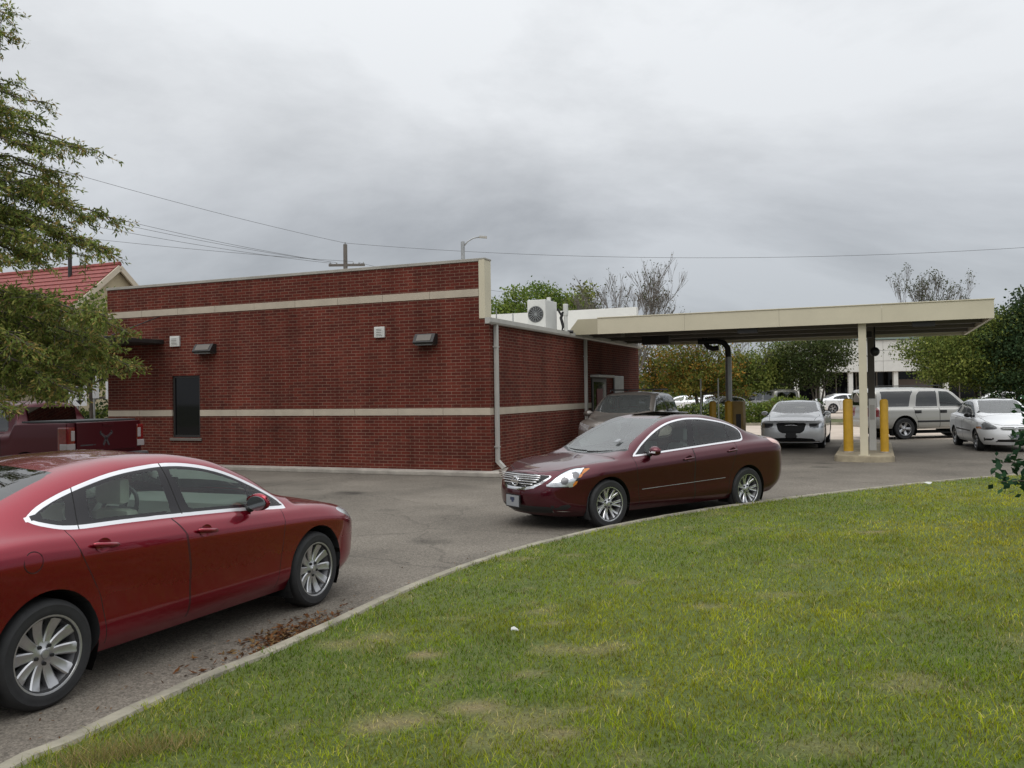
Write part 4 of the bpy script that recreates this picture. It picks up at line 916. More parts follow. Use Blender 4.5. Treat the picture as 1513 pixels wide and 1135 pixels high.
def brick_mat():
    m, nt, out = new_mat('red_brick'); b = N(nt, 'ShaderNodeBsdfPrincipled', Roughness=.9); b.inputs['Specular IOR Level'].default_value = .12; tc = N(nt, 'ShaderNodeTexCoord'); P = tc.outputs['Object']
    sx = N(nt, 'ShaderNodeSeparateXYZ'); L(nt, P, sx.inputs[0]); ad = N(nt, 'ShaderNodeMath', operation='ADD'); L(nt, sx.outputs[0], ad.inputs[0]); L(nt, sx.outputs[1], ad.inputs[1])
    cx = N(nt, 'ShaderNodeCombineXYZ'); L(nt, ad.outputs[0], cx.inputs[0]); L(nt, sx.outputs[2], cx.inputs[1])
    br = N(nt, 'ShaderNodeTexBrick'); L(nt, cx.outputs[0], br.inputs['Vector'])
    br.inputs['Scale'].default_value = 1.; br.inputs['Brick Width'].default_value = .245; br.inputs['Row Height'].default_value = .0735; br.inputs['Mortar Size'].default_value = .0058; br.inputs['Mortar Smooth'].default_value = .1; br.inputs['Bias'].default_value = -.1
    br.inputs['Color1'].default_value = (.122, .0265, .0180, 1); br.inputs['Color2'].default_value = (.072, .0190, .0148, 1); br.inputs['Mortar'].default_value = (.20, .125, .090, 1)
    no = N(nt, 'ShaderNodeTexNoise', Scale=.8, Detail=5.0); L(nt, P, no.inputs['Vector']); mr = N(nt, 'ShaderNodeMapRange'); mr.inputs['From Min'].default_value = .3; mr.inputs['From Max'].default_value = .7; mr.inputs['To Min'].default_value = .82; mr.inputs['To Max'].default_value = 1.18; L(nt, no.outputs['Fac'], mr.inputs['Value'])
    sc = N(nt, 'ShaderNodeVectorMath', operation='SCALE'); L(nt, br.outputs['Color'], sc.inputs[0]); L(nt, mr.outputs[0], sc.inputs['Scale'])
    # pale efflorescence specks high on the wall
    n2 = N(nt, 'ShaderNodeTexNoise', Scale=9.0, Detail=3.0); L(nt, P, n2.inputs['Vector']); m2 = N(nt, 'ShaderNodeMapRange'); m2.inputs['From Min'].default_value = .70; m2.inputs['From Max'].default_value = .80; L(nt, n2.outputs['Fac'], m2.inputs['Value'])
    m3 = N(nt, 'ShaderNodeMath', operation='MULTIPLY'); L(nt, m2.outputs[0], m3.inputs[0]); m3.inputs[1].default_value = .35
    mx = N(nt, 'ShaderNodeMix', data_type='RGBA'); L(nt, m3.outputs[0], mx.inputs['Factor']); L(nt, sc.outputs[0], mx.inputs['A']); mx.inputs['B'].default_value = (.36, .30, .27, 1)
    # rain streaks and faded zones
    mpp = N(nt, 'ShaderNodeMapping'); mpp.inputs['Scale'].default_value = (2.6, 2.6, .22); L(nt, P, mpp.inputs['Vector']); n4 = N(nt, 'ShaderNodeTexNoise', Scale=1., Detail=5.0, Roughness=.6); L(nt, mpp.outputs[0], n4.inputs['Vector'])
    m4 = N(nt, 'ShaderNodeMapRange'); m4.inputs['From Min'].default_value = .34; m4.inputs['From Max'].default_value = .66; m4.inputs['To Min'].default_value = .80; m4.inputs['To Max'].default_value = 1.16; L(nt, n4.outputs['Fac'], m4.inputs['Value'])
    s4 = N(nt, 'ShaderNodeVectorMath', operation='SCALE'); L(nt, mx.outputs['Result'], s4.inputs[0]); L(nt, m4.outputs[0], s4.inputs['Scale']); L(nt, s4.outputs[0], b.inputs['Base Color'])
    bp = N(nt, 'ShaderNodeBump', Strength=.5, Distance=.006); bp.invert = True; L(nt, br.outputs['Fac'], bp.inputs['Height']); L(nt, bp.outputs[0], b.inputs['Normal'])
    L(nt, b.outputs[0], out.inputs[0]); return m
M['asphalt'] = asphalt_mat(); M['brick'] = brick_mat()
M['cast'] = principled('cast_stone_band', (.43, .37, .29), .8, var=.10, vscale=2.5, bump=.2)
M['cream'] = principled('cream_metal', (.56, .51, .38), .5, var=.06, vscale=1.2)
M['cream_shaded'] = principled('shaded_cream_metal', (.40, .36, .255), .5, var=.05, vscale=1.2)  # same cream, with the shade of the turned fascia end put into the colour
M['gutter'] = principled('grey_gutter', (.40, .39, .36), .5, var=.08, vscale=3)
M['coping'] = principled('coping_metal', (.33, .31, .27), .5, var=.2, vscale=2)
M['white'] = principled('white_metal', (.57, .57, .54), .5, var=.06, vscale=2)
M['membrane'] = principled('roof_membrane', (.62, .61, .57), .6, var=.08, vscale=.6)
M['concrete'] = principled('concrete', (.33, .30, .26), .85, var=.28, vscale=2.2, bump=.35, bscale=50)
M['island'] = principled('ochre_stained_concrete', (.34, .29, .20), .85, var=.3, vscale=2.5, bump=.35, bscale=50)
M['kerb'] = principled('kerb_concrete', (.25, .23, .175), .9, var=.35, vscale=3.5, bump=.4, bscale=45)
M['street'] = principled('pale_concrete', (.46, .385, .315), .85, var=.12, vscale=.8, bump=.2, bscale=30)
M['yellow'] = principled('bollard_yellow', (.52, .30, .022), .45, var=.14, vscale=5)
M['darkglass'] = principled('bronze_glass', (.005, .005, .006), .04, spec=.3)
M['bronze'] = principled('dark_bronze', (.018, .016, .015), .5)
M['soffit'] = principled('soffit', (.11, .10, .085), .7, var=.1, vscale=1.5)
M['steel'] = principled('galvanised', (.35, .36, .36), .45, metal=.6, var=.15)
M['greypost'] = principled('grey_brown_post', (.13, .115, .10), .6, var=.1)

# ---- ground
def sheet(name, poly, z, mat, kind='structure'):
    o = mesh_obj(name, [(x, y, z) for x, y in poly], [list(range(len(poly)))], mat)
    bm = bmesh.new(); bm.from_mesh(o.data); bmesh.ops.recalc_face_normals(bm, faces=bm.faces[:])
    for f in bm.faces:
        if f.normal.z < 0: f.normal_flip()
    bm.to_mesh(o.data); bm.free(); o['kind'] = kind; return o
M['earth'] = principled('far_ground', (.075, .085, .04), .95, var=.35, vscale=.15)
sheet('ground', [(-400, -60), (400, -60), (400, 900), (-400, 900)], -.02, M['earth'])
R2 = [(-40, -12), (60, -12), (60, 20.9), (15, 31.0), (11.9, 31.65), (2, 33.6), (-12, 37), (-40, 48)]
sheet('parking_lot', R2, 0., M['asphalt'])
sheet('street', [(-60, 52), (-40, 48.05), (-12, 37.05), (2, 33.65), (11.9, 31.7), (15, 31.05), (60, 20.95), (140, 1), (140, 22), (60, 36), (17, 44.2), (2, 47.2), (-12, 51), (-60, 66)], -.004, M['street'])

CURB = [(-2.75, -8), (-2.70, 0.), (-2.58, 2.4), (-2.37, 4.106), (-2.254, 4.378), (-2.105, 4.817), (-1.913, 5.328), (-1.654, 5.883), (-1.349, 6.645), (-.96, 7.688), (-.417, 8.85), (.312, 10.0), (1.22, 11.12), (2.34, 12.25), (3.48, 13.2), (4.62, 14.0), (6.48, 15.2), (8.163, 16.2), (10.077, 17.1), (13., 18.4), (18, 20.3), (30, 24)]
def resample(pts, step):
    q = smooth_poly(pts, 24, False); d = np.r_[0, np.cumsum(np.linalg.norm(np.diff(q, axis=0), axis=1))]; n = int(d[-1] / step)
    t = np.linspace(0, d[-1], n + 1); return np.stack([np.interp(t, d, q[:, 0]), np.interp(t, d, q[:, 1])], 1)
CP = resample(CURB, .18)
TAN = np.gradient(CP, axis=0); TAN /= np.linalg.norm(TAN, axis=1)[:, None]; NRM = np.stack([TAN[:, 1], -TAN[:, 0]], 1)   # towards the lawn
def strip(name, profile, mat, jit=0., kind='structure', smooth=False):
    V = []; F = []; k = len(profile)
    for i, (p, n) in enumerate(zip(CP, NRM)):
        for off, z in profile:
            j = (rnd.random() - .5) * jit; V.append((p[0] + n[0] * (off + j), p[1] + n[1] * (off + j), z + (rnd.random() - .5) * jit * .5))
    for i in range(len(CP) - 1):
        for j in range(k - 1): F.append((i * k + j, i * k + j + 1, (i + 1) * k + j + 1, (i + 1) * k + j))
    o = mesh_obj(name, V, F, mat, None, None, smooth); o['kind'] = kind
    bm = bmesh.new(); bm.from_mesh(o.data); bmesh.ops.recalc_face_normals(bm, faces=bm.faces[:]); s = sum(f.normal.z for f in bm.faces)
    if s < 0: bmesh.ops.reverse_faces(bm, faces=bm.faces[:])
    bm.to_mesh(o.data); bm.free(); return o
strip('kerb', [(-.125, -.01), (-.12, .10), (-.10, .122), (-.01, .124), (.02, .06)], M['kerb'], .008)
def lawn_d(x, y):
    P = np.stack([np.atleast_1d(x), np.atleast_1d(y)], 1); d = np.full(len(P), 1e9); sg = np.zeros(len(P))
    for a, n in zip(CP[::2], NRM[::2]):
        v = P - a; q = np.hypot(v[:, 0], v[:, 1]); c = q < d; d = np.where(c, q, d); sg = np.where(c, v @ n, sg)
    return np.where(sg > 0, d, -d)
def lawn_z(x, y, d=None):
    d = lawn_d(x, y) if d is None else d; q = np.clip(d / 5.0, 0, 1)
    return .105 + .19 * q * q * (3 - 2 * q) + .05 * (fnoise(x, y, .7, 3) - .5) * np.clip(d, 0, 1)
STRAW = [(-.61, 4.56, .28), (-.23, 4.69, .25), (-.62, 5.80, .16), (-.98, 6.28, .2), (.11, 5.26, .12), (.62, 4.77, .13), (4.04, 9.81, .2), (-1.4, 4.7, .1), (.2, 4.2, .14), (1.5, 6.6, .14)]
def straw_mask(x, y):
    m = np.clip((fnoise(x, y, 2.6, 21) - .70) * 6, 0, .45) * (.4 + .6 * np.clip(1 - (x - 1) / 4., 0, 1))
    nz = .25 + 1.5 * fnoise(x, y, 4., 8) + 1.6 * fnoise(x, y, 13., 9)
    for sx, sy, r in STRAW: m = np.maximum(m, np.clip(1.25 - np.hypot((x - sx) * .7, y - sy) / r * nz, 0, .85))
    return m
def lawn_mat():
    m, nt, out = new_mat('thatch_and_soil'); b = N(nt, 'ShaderNodeBsdfPrincipled', Roughness=.95); at = N(nt, 'ShaderNodeVertexColor', layer_name='Col')
    tc = N(nt, 'ShaderNodeTexCoord'); no = N(nt, 'ShaderNodeTexNoise', Scale=38., Detail=5., Roughness=.8); L(nt, tc.outputs['Object'], no.inputs['Vector'])
    mr = N(nt, 'ShaderNodeMapRange'); mr.inputs['From Min'].default_value = .3; mr.inputs['From Max'].default_value = .7; mr.inputs['To Min'].default_value = .5; mr.inputs['To Max'].default_value = 1.5; L(nt, no.outputs['Fac'], mr.inputs['Value'])
    sc = N(nt, 'ShaderNodeVectorMath', operation='SCALE'); L(nt, at.outputs[0], sc.inputs[0]); L(nt, mr.outputs[0], sc.inputs['Scale']); L(nt, sc.outputs[0], b.inputs['Base Color'])
    bp = N(nt, 'ShaderNodeBump', Strength=.8, Distance=.02); L(nt, no.outputs['Fac'], bp.inputs['Height']); L(nt, bp.outputs[0], b.inputs['Normal']); L(nt, b.outputs[0], out.inputs[0]); return m
def set_col(me, col):
    at = me.color_attributes.new('Col', 'FLOAT_COLOR', 'POINT'); c = np.ones((len(col), 4), np.float32); c[:, :3] = col; at.data.foreach_set('color', c.ravel())
def build_lawn():
    offs = [0.] + list(np.cumsum([.12] * 10 + [.2] * 10 + [.4] * 12 + [.9] * 10 + [3] * 6)); V = []; F = []; k = len(offs)
    # a sheet growing out of the kerb line, long enough to pass behind the camera
    P = np.array([[p + n * 0 for o in offs] for p, n in zip(CP, NRM)])
    D = np.array([.82, -.57])
    w = np.clip(np.array(offs) / 3.0, 0, 1)[None, :, None]
    dirs = NRM[:, None, :] * (1 - w) + D[None, None, :] * w; dirs /= np.linalg.norm(dirs, axis=2)[..., None]
    P = P + np.cumsum(dirs * np.r_[0, np.diff(offs)][None, :, None], axis=1)
    X, Y = P[..., 0].ravel(), P[..., 1].ravel(); Z = lawn_z(X, Y)
    for i in range(len(CP) - 1):
        for j in range(k - 1): F.append((i * k + j, i * k + j + 1, (i + 1) * k + j + 1, (i + 1) * k + j))
    o = mesh_obj('lawn', np.stack([X, Y, Z], 1).tolist(), F, lawn_mat(), None, None, True); o['kind'] = 'structure'
    bm = bmesh.new(); bm.from_mesh(o.data)
    for f in bm.faces:
        if f.normal.z < 0: f.normal_flip()
    bm.to_mesh(o.data); bm.free()
    s = straw_mask(X, Y)[:, None]; set_col(o.data, np.array([.085, .112, .020]) * (1 - s) + np.array([.22, .17, .085]) * s)
    return o
build_lawn()
def leafy_mat(name, trans=.35, rough=.6, gain=1.):
    m, nt, out = new_mat(name); at = N(nt, 'ShaderNodeVertexColor', layer_name='Col'); d = N(nt, 'ShaderNodeBsdfPrincipled', Roughness=rough); d.inputs['Specular IOR Level'].default_value = .06
    t = N(nt, 'ShaderNodeBsdfTranslucent'); mx = N(nt, 'ShaderNodeMixShader'); mx.inputs[0].default_value = trans
    L(nt, at.outputs[0], d.inputs['Base Color']); L(nt, at.outputs[0], t.inputs['Color']); L(nt, d.outputs[0], mx.inputs[1]); L(nt, t.outputs[0], mx.inputs[2]); L(nt, mx.outputs[0], out.inputs[0]); return m
M['grass'] = leafy_mat('grass_blades', .30, .85); M['leaf'] = leafy_mat('tree_leaves', .35, .5)
def fast_mesh(name, V, F, mat, col, parent=None):
    """V (n,3), F (m,k) numpy"""
    me = bpy.data.meshes.new(name); me.vertices.add(len(V)); me.vertices.foreach_set('co', V.astype(np.float32).ravel())
    k = F.shape[1]; me.loops.add(F.size); me.loops.foreach_set('vertex_index', F.astype(np.int32).ravel())
    me.polygons.add(len(F)); me.polygons.foreach_set('loop_start', np.arange(0, F.size, k, dtype=np.int32)); me.materials.append(mat)
    me.update(calc_edges=True); me.validate(); set_col(me, col); return link(bpy.data.objects.new(name, me), parent)
def build_grass():
    def pts(y0, y1, dens):
        n = int((y1 - y0) * (1.42 * y1 + 4.2) * dens); y = nrg.uniform(y0, y1, n); x = nrg.uniform(-.62 * y1 - 1.2, .80 * y1 + 3, n)
        k = (x > -.62 * y - .6) & (x < .70 * y + 2.8); x, y = x[k], y[k]; d = lawn_d(x, y); k = d > -.03 - .075 * fnoise(x, y, 3., 15) ** 1.5; return x[k], y[k], d[k]
    X, Y, Dd, S = [], [], [], []
    for y0, y1, dens, sz in ((2.6, 5., 4400, 1.), (5., 7., 3200, 1.1), (7., 10., 1900, 1.3), (10., 14., 950, 1.7), (14, 19.5, 600, 2.1)):
        x, y, d = pts(y0, y1, dens); X.append(x); Y.append(y); Dd.append(d); S.append(np.full(len(x), sz))
    x, y, d, sz = map(np.concatenate, (X, Y, Dd, S)); st = straw_mask(x, y)
    keep = nrg.random(len(x)) > st * .70; x, y, d, sz, st = x[keep], y[keep], d[keep], sz[keep], st[keep]; n = len(x)
    z = lawn_z(x, y, d); tuft = fnoise(x, y, 2.6, 31); big = fnoise(x, y, .35, 41)
    edge = np.clip(1 - d / .18, 0, 1)
    h = (.017 + .020 * nrg.random(n) ** 1.5 + .024 * np.clip(tuft - .45, 0, 1) + .025 * edge * nrg.random(n)) * (1 - .55 * st)
    h *= np.where(nrg.random(n) < .025, 1.5, 1.)
    w = .0016 * sz * (1 + .6 * nrg.random(n)); a = nrg.uniform(0, 2 * PI, n); b = a + PI / 2 + nrg.normal(0, .5, n); lean = h * nrg.uniform(.3, 1.7, n)
    ca, sa, cb, sb = np.cos(a), np.sin(a), np.cos(b), np.sin(b)
    V = np.empty((n, 5, 3)); c = np.stack([x, y, z - .004], 1)
    V[:, 0] = c + np.stack([ca * w, sa * w, 0 * w], 1); V[:, 1] = c - np.stack([ca * w, sa * w, 0 * w], 1)
    mid = c + np.stack([cb * lean * .35, sb * lean * .35, h * .62], 1)
    V[:, 2] = mid - np.stack([ca * w, sa * w, 0 * w], 1) * .8; V[:, 3] = mid + np.stack([ca * w, sa * w, 0 * w], 1) * .8
    V[:, 4] = c + np.stack([cb * lean, sb * lean, h], 1)
    i = np.arange(n)[:, None] * 5
    F = np.concatenate([i + np.array([[0, 3, 2]]), i + np.array([[0, 2, 1]]), i + np.array([[2, 3, 4]])], 0)
    green = np.array([.185, .230, .010]); deep = np.array([.088, .158, .010]); yel = np.array([.36, .33, .015]); straw = np.array([.42, .34, .15])
    q = np.clip((fnoise(x, y, .55, 51) - .38) * 3.2, 0, 1)[:, None]; right = np.clip((x - .2) / 5., 0, 1)[:, None]
    base = deep * (1 - q) + green * q; yy = np.clip((fnoise(x, y, .8, 61)[:, None] - .40) * 3.0, 0, 1) * (.28 + .42 * right) + .16 * right + (nrg.random((n, 1)) < .12) * .35
    yy = np.clip(yy, 0, 1)
    base = base * (1 - yy) + yel * yy; s2 = np.clip(st[:, None] * .8 + (nrg.random((n, 1)) < .06 + .10 * np.clip(fnoise(x, y, 3.2, 71)[:, None] - .45, 0, 1) * 4) * .65, 0, 1); base = base * (1 - s2) + straw * s2
    cl = np.clip((fnoise(x, y, 3.4, 91) - .5) * 2.6, -1, 1)[:, None]; c2 = np.clip((fnoise(x, y, 11., 93) - .5) * 2.4, -1, 1)[:, None]
    base = base * (1 + .30 * cl + .28 * c2) * nrg.uniform(.6, 1.45, (n, 1)); brown = (nrg.random((n, 1)) < .035); base = np.where(brown, np.array([.13, .085, .04]), base)
    col = np.repeat(base, 5, 0).reshape(n, 5, 3); col[:, 4] *= 1.15
    o = fast_mesh('grass', V.reshape(-1, 3), F, M['grass'], col.reshape(-1, 3)); tag(o, 'short mown grass of the foreground lawn with dry straw patches', 'grass', None, 'stuff')
    return o
def build_dry_clump():
    """taller dead grass hanging over the kerb at the near left"""
    n = 700; k = nrg.random(n); x = -2.15 + .55 * k + nrg.normal(0, .05, n); y = 4.12 + .28 * k + nrg.normal(0, .07, n); z = np.full(n, .12)
    h = .04 + .09 * nrg.random(n) * np.exp(-((k - .35) / .45) ** 2); a = nrg.uniform(0, 2 * PI, n); b = nrg.uniform(0, 2 * PI, n); w = .0022; lean = h * nrg.uniform(.2, 1.3, n)
    c = np.stack([x, y, z], 1); V = np.empty((n, 3, 3)); off = np.stack([np.cos(a) * w, np.sin(a) * w, 0 * a], 1)
    V[:, 0] = c + off; V[:, 1] = c - off; V[:, 2] = c + np.stack([np.cos(b) * lean, np.sin(b) * lean, h], 1)
    F = np.arange(3 * n).reshape(n, 3); mixc = nrg.random((n, 1)); col = np.array([.36, .26, .13]) * mixc + np.array([.20, .21, .05]) * (1 - mixc)
    col = col * nrg.uniform(.6, 1.3, (n, 1)); o = fast_mesh('dry_grass', V.reshape(-1, 3), F, M['grass'], np.repeat(col, 3, 0))
    tag(o, 'taller brown dead grass spilling over the kerb at the near left', 'dry grass', None, 'stuff')
def scatter_leaves(name, label, cx, cy, sx, sy, rot, n, z, cols, size=.028):
    p = nrg.normal(0, 1, (n, 2)) * np.array([sx, sy]); c, s = math.cos(rot), math.sin(rot); x = cx + p[:, 0] * c - p[:, 1] * s; y = cy + p[:, 0] * s + p[:, 1] * c
    a = nrg.uniform(0, 2 * PI, n); e1 = np.stack([np.cos(a), np.sin(a), nrg.normal(0, .35, n)], 1); e2 = np.stack([-np.sin(a), np.cos(a), nrg.normal(0, .35, n)], 1)
    l = size * nrg.uniform(.5, 1.3, (n, 1)); C0 = np.stack([x, y, z + nrg.uniform(.006, .02, n)], 1)
    V = np.stack([C0 - e1 * l, C0 - e2 * l * .35, C0 + e1 * l, C0 + e2 * l * .35], 1); V[..., 2] = np.maximum(V[..., 2], z + .003)
    F = np.arange(4 * n).reshape(n, 4); col = np.array(cols)[nrg.integers(0, len(cols), n)] * nrg.uniform(.6, 1.3, (n, 1))
    o = fast_mesh(name, V.reshape(-1, 3), F, M['leaf'], np.repeat(col, 4, 0)); tag(o, label, 'leaf litter', None, 'stuff'); return o
BROWN = [(.16, .065, .025), (.11, .05, .022), (.20, .10, .04), (.08, .04, .02), (.22, .14, .06)]
build_grass(); build_dry_clump()
scatter_leaves('fallen_leaves', 'brown fallen leaves drifted against the kerb beside the red car', -1.72, 6.72, .14, .40, -.36, 900, .0, BROWN)
scatter_leaves('stray_leaves', 'thin scatter of dry leaves and twigs on the asphalt along the kerb', -1.3, 7.4, .3, 2.2, -.5, 500, .0, BROWN, .014)

# ---- bank building
ROT = -TH
bank = thing('brick_building', 'single storey red brick building with two pale stone bands and a stepped parapet', 'building', CORNER, ROT)
LW = -11.65; TP = 4.90
def bpart(mb, name, mat, parent=None, smooth=False): return mb.build(name, mat, parent or bank, smooth)
# front wall as courses between the bands, with the window cut out
WX0, WX1, WZ0, WZ1 = -9.34, -8.39, .80, 2.44
m = MB()
def wall_front(m, z0, z1, x0=LW, x1=0., y1=.30):
    if z0 < WZ1 and z1 > WZ0:
        a, b = max(z0, WZ0), min(z1, WZ1)
        if z0 < a: m.box(x0, x1, 0, y1, z0, a)
        m.box(x0, WX0, 0, y1, a, b); m.box(WX1, x1, 0, y1, a, b)
        if z1 > b: m.box(x0, x1, 0, y1, b, z1)
    else: m.box(x0, x1, 0, y1, z0, z1)
wall_front(m, .06, 1.36); wall_front(m, 1.525, 3.40); m.box(LW, -.247, 0, .30, 3.57, 4.065); m.box(LW, -.10, 0, .30, 3.40, 3.558); m.box(LW, -.247, 0, .30, 3.559, 3.569); m.box(LW, -.247, 0, .30, 4.24, TP)
bpart(m, 'front_wall', M['brick'])
m = MB(); m.box(-.30, 0., .30, 13.3, .06, 1.36); m.box(-.30, 0., .30, 13.3, 1.525, 3.42); bpart(m, 'side_wall', M['brick'])
m = MB(); m.box(LW, LW + .3, .30, 13.3, .06, 3.42); m.box(LW + .3, -.30, 13.0, 13.3, .06, 3.4); bpart(m, 'rear_wall', M['brick'])
# stone bands, stones butted with thin joints, 12 mm proud
def band(mb, z0, z1, x0, x1):
    n = int(round((x1 - x0) / 1.22)); w = (x1 - x0) / n
    for k in range(n): mb.bbox(x0 + k * w + .004, x0 + (k + 1) * w - .004, -.012, .29, z0, z1, .004)
m = MB(); band(m, 1.362, 1.523, LW, WX0); bpart(m, 'lower_stone_band', M['cast'])
m = MB(); band(m, 1.362, 1.523, WX1, -.002); bpart(m, 'lower_stone_band', M['cast'])
m = MB(); n = 9
for k in range(n): m.bbox(-.29, .012, .302 + k * 13.0 / n + .004, .302 + (k + 1) * 13. / n - .004, 1.362, 1.523, .004)
bpart(m, 'lower_stone_band', M['cast'])
m = MB(); band(m, 4.067, 4.238, LW, -.249); bpart(m, 'upper_stone_band', M['cast'])
m = MB(); m.bbox(LW - .02, -.08, -.02, .34, TP, TP + .035, .006); m.bbox(LW - .02, -.252, -.022, -.002, TP - .035, TP + .001, .004); bpart(m, 'parapet_coping', M['coping'])
m = MB(); m.bbox(-.245, -.095, -.018, .33, 3.56, TP - .002, .006); bpart(m, 'parapet_end_trim', M['cream'])
m = MB(); m.box(LW, -.32, .302, .34, 3.5, TP - .06); bpart(m, 'parapet_back', M['membrane'])
m = MB(); m.prism([(-.1, 3.47), (-5.8, 3.70), (-11.5, 3.47), (-11.5, 3.43), (-.1, 3.43)], .35, 13.0); bpart(m, 'roof', M['membrane'])
m = MB(); m.bbox(LW, .02, 13.01, 13.30, 3.44, 4.93, .01); bpart(m, 'rear_parapet', M['membrane'])
# window
m = MB(); m.box(WX0, WX0 + .06, .04, .12, WZ0, WZ1); m.box(WX1 - .06, WX1, .04, .12, WZ0, WZ1); m.box(WX0 + .06, WX1 - .06, .04, .12, WZ1 - .06, WZ1); m.box(WX0 + .06, WX1 - .06, .04, .12, WZ0, WZ0 + .06)
w = bpart(m, 'window', M['bronze'])
m = MB(); m.box(WX0 + .06, WX1 - .06, .07, .085, WZ0 + .06, WZ1 - .06); bpart(m, 'pane', M['darkglass'], w)
m = MB(); m.prism([(-.045, WZ0 - .085), (.04, WZ0 - .085), (.04, WZ0 - .005), (-.045, WZ0 - .03)], WX0 - .06, WX1 + .06, 'x'); bpart(m, 'sill', M['greypost'], w)
# gutter and downspouts
m = MB(); m.prism([(.0, 3.42), (.10, 3.42), (.125, 3.46), (.125, 3.555), (.0, 3.555)], -.24, 13.3); bpart(m, 'gutter', M['gutter'])
def downspout(y, foot):
    m = MB(); m.bbox(.015, .095, y - .055, y + .055, .30 if foot else .06, 3.43, .008)
    if foot: m.obox((.13, y, .235), (1, 0, -1), (0, 1, 0), (1, 0, 1), .12, .055, .04)
    m.mi = 0
    for z in (.62, 2.9): m.box(.001, .10, y - .075, y + .075, z, z + .03)
    return bpart(m, 'downspout', M['gutter'])
downspout(.245, True); downspout(6.85, False)
# wall boxes, lights, awning
def wallbox(x0, x1, z0, z1):
    m = MB(); m.bbox(x0, x1, -.06, .0, z0, z1, .012); m.bbox(x0 + .05, x1 - .05, -.072, -.055, z0 + .05, z1 - .04, .006)
    o = bpart(m, 'wall_vent', M['white'])
    g = MB()
    for k in range(4): g.box(x0 + .07, x1 - .07, -.0735, -.0715, z0 + .075 + k * .04, z0 + .09 + k * .04)
    g.build('louvre', M['greypost'], o)
wallbox(-9.35, -9.03, 3.22, 3.50); wallbox(-3.0, -2.72, 3.22, 3.48)
def wall_pack(x0, x1, z0, z1):
    m = MB(); m.prism([(-.0, z0 + .02), (-.22, z0 + .02), (-.25, z0 + .06), (-.12, z1), (0, z1)], x0, x1, 'x'); o = bpart(m, 'wall_light', M['bronze'])
    g = MB(); g.prism([(-.02, z0 - .012), (-.205, z0 - .012), (-.212, z0 + .018), (-.02, z0 + .018)], x0 + .04, x1 - .04, 'x'); g.build('lens', principled('prismatic_lens', (.12, .125, .12), .2, coat=.5), o)
    g = MB(); g.obox(((x0 + x1) / 2, -.187, (z0 + z1) / 2 + .035), (1, 0, 0), (0, .13, z1 - z0 - .06), (0, -(z1 - z0 - .06), .13), (x1 - x0) / 2 - .08, .085, .004); g.build('face', M['greypost'], o)
wall_pack(-8.42, -7.82, 3.0, 3.25); wall_pack(-1.85, -1.32, 3.0, 3.26)
m = MB(); m.bbox(LW - 1.2, -9.60, -1.9, -.001, 3.30, 3.42, .02); aw = bpart(m, 'entrance_awning', M['bronze'])
for x in (-9.75, -11.5): m = MB(); m.tube([(x, -1.75, 3.40), (x, -.01, 4.05)], .014, 6); m.build('tie_rod', M['bronze'], aw)
# apron of concrete round the foot of the walls
ap = thing('apron', '', '', CORNER, ROT); bpy.data.objects.remove(ap)
m = MB(); m.bbox(LW - .2, .55, -.45, .0, .0, .10, .02); m.bbox(-.02, .55, .002, 13.3, .0, .10, .02); m.box(LW - .2, -.02, .002, 13.3, .0, .055)
o = m.build('pavement', M['concrete']); o.location = CORNER; o.rotation_euler = (0, 0, ROT); o['kind'] = 'structure'
# teller window, deal drawer and night drop in the side wall under the canopy
m = MB(); m.bbox(.002, .05, 7.5, 9.0, 1.12, 2.28, .01); tw = bpart(m, 'teller_window', M['bronze'])
m = MB(); m.box(.051, .056, 7.62, 8.88, 1.25, 2.16); m.build('pane', M['darkglass'], tw)
m = MB(); m.bbox(.0, .30, 7.42, 9.1, 2.30, 2.38, .02); m.build('hood', M['gutter'], tw)
m = MB(); m.bbox(.058, .075, 7.9, 8.5, 1.28, 1.95, .004); m.build('notice', principled('faded_red_poster', (.16, .03, .03), .6), tw)
m = MB(); m.bbox(.002, .07, 9.9, 11.0, 1.55, 2.38, .02); bpart(m, 'night_deposit_box', M['steel'])
m = MB(); m.tube([(-10.2, 4, 3.5), (-10.2, 4, 5.25)], .07, 10); m.lathe([(.11, 5.22), (.11, 5.34), (0, 5.36)], 'z', 12, (-10.2, 4, 0)); bpart(m, 'vent_pipe', M['bronze'])
for (s_, t_) in ((-.35, 1.2), (-.42, 2.4)):
    m = MB(); m.tube([(s_, t_, 3.45), (s_, t_, 3.86)], .016, 6); bpart(m, 'vent_pipe', M['steel'])

# ---- heat pump on the roof
ac = thing('condenser_unit', 'white air conditioning condenser with round fan grille on the flat roof edge', 'air conditioner', B(-.55, 4.85, 3.515), ROT)
m = MB(); m.bbox(-.27, .27, -.46, .46, .08, .90, .02); m.box(-.25, -.2, -.46, .46, .0, .085); m.box(.2, .25, -.46, .46, 0, .085); m.build('casing', M['white'], ac)
m = MB(); m.lathe([(0, 0), (.215, 0), (.225, -.012), (.205, -.018), (.205, .01)], 'y', 28, (-.02, -.462, .50)); m.build('fan_opening', M['seam'], ac)
m = MB()
for r in (.05, .09, .13, .17, .205): m.tube([(-.02 + r * math.cos(a), -.482, .50 + r * math.sin(a)) for a in [2 * PI * k / 24 for k in range(25)]], .0042, 4, False)
for k in range(8): a = PI * k / 8; m.tube([(-.02 - .21 * math.cos(a), -.484, .5 - .21 * math.sin(a)), (-.02 + .21 * math.cos(a), -.484, .5 + .21 * math.sin(a))], .004, 4)
m.build('fan_guard', M['steel'], ac)
m = MB(); m.bbox(.14, .24, -.02, .08, .90, 1.0, .01); m.build('terminal_cover', M['white'], ac)
t = thing('roof_conduit', 'white standpipe with black hoses on the roof beside the condenser', 'pipe', B(.02, 5.2, 3.5), ROT)
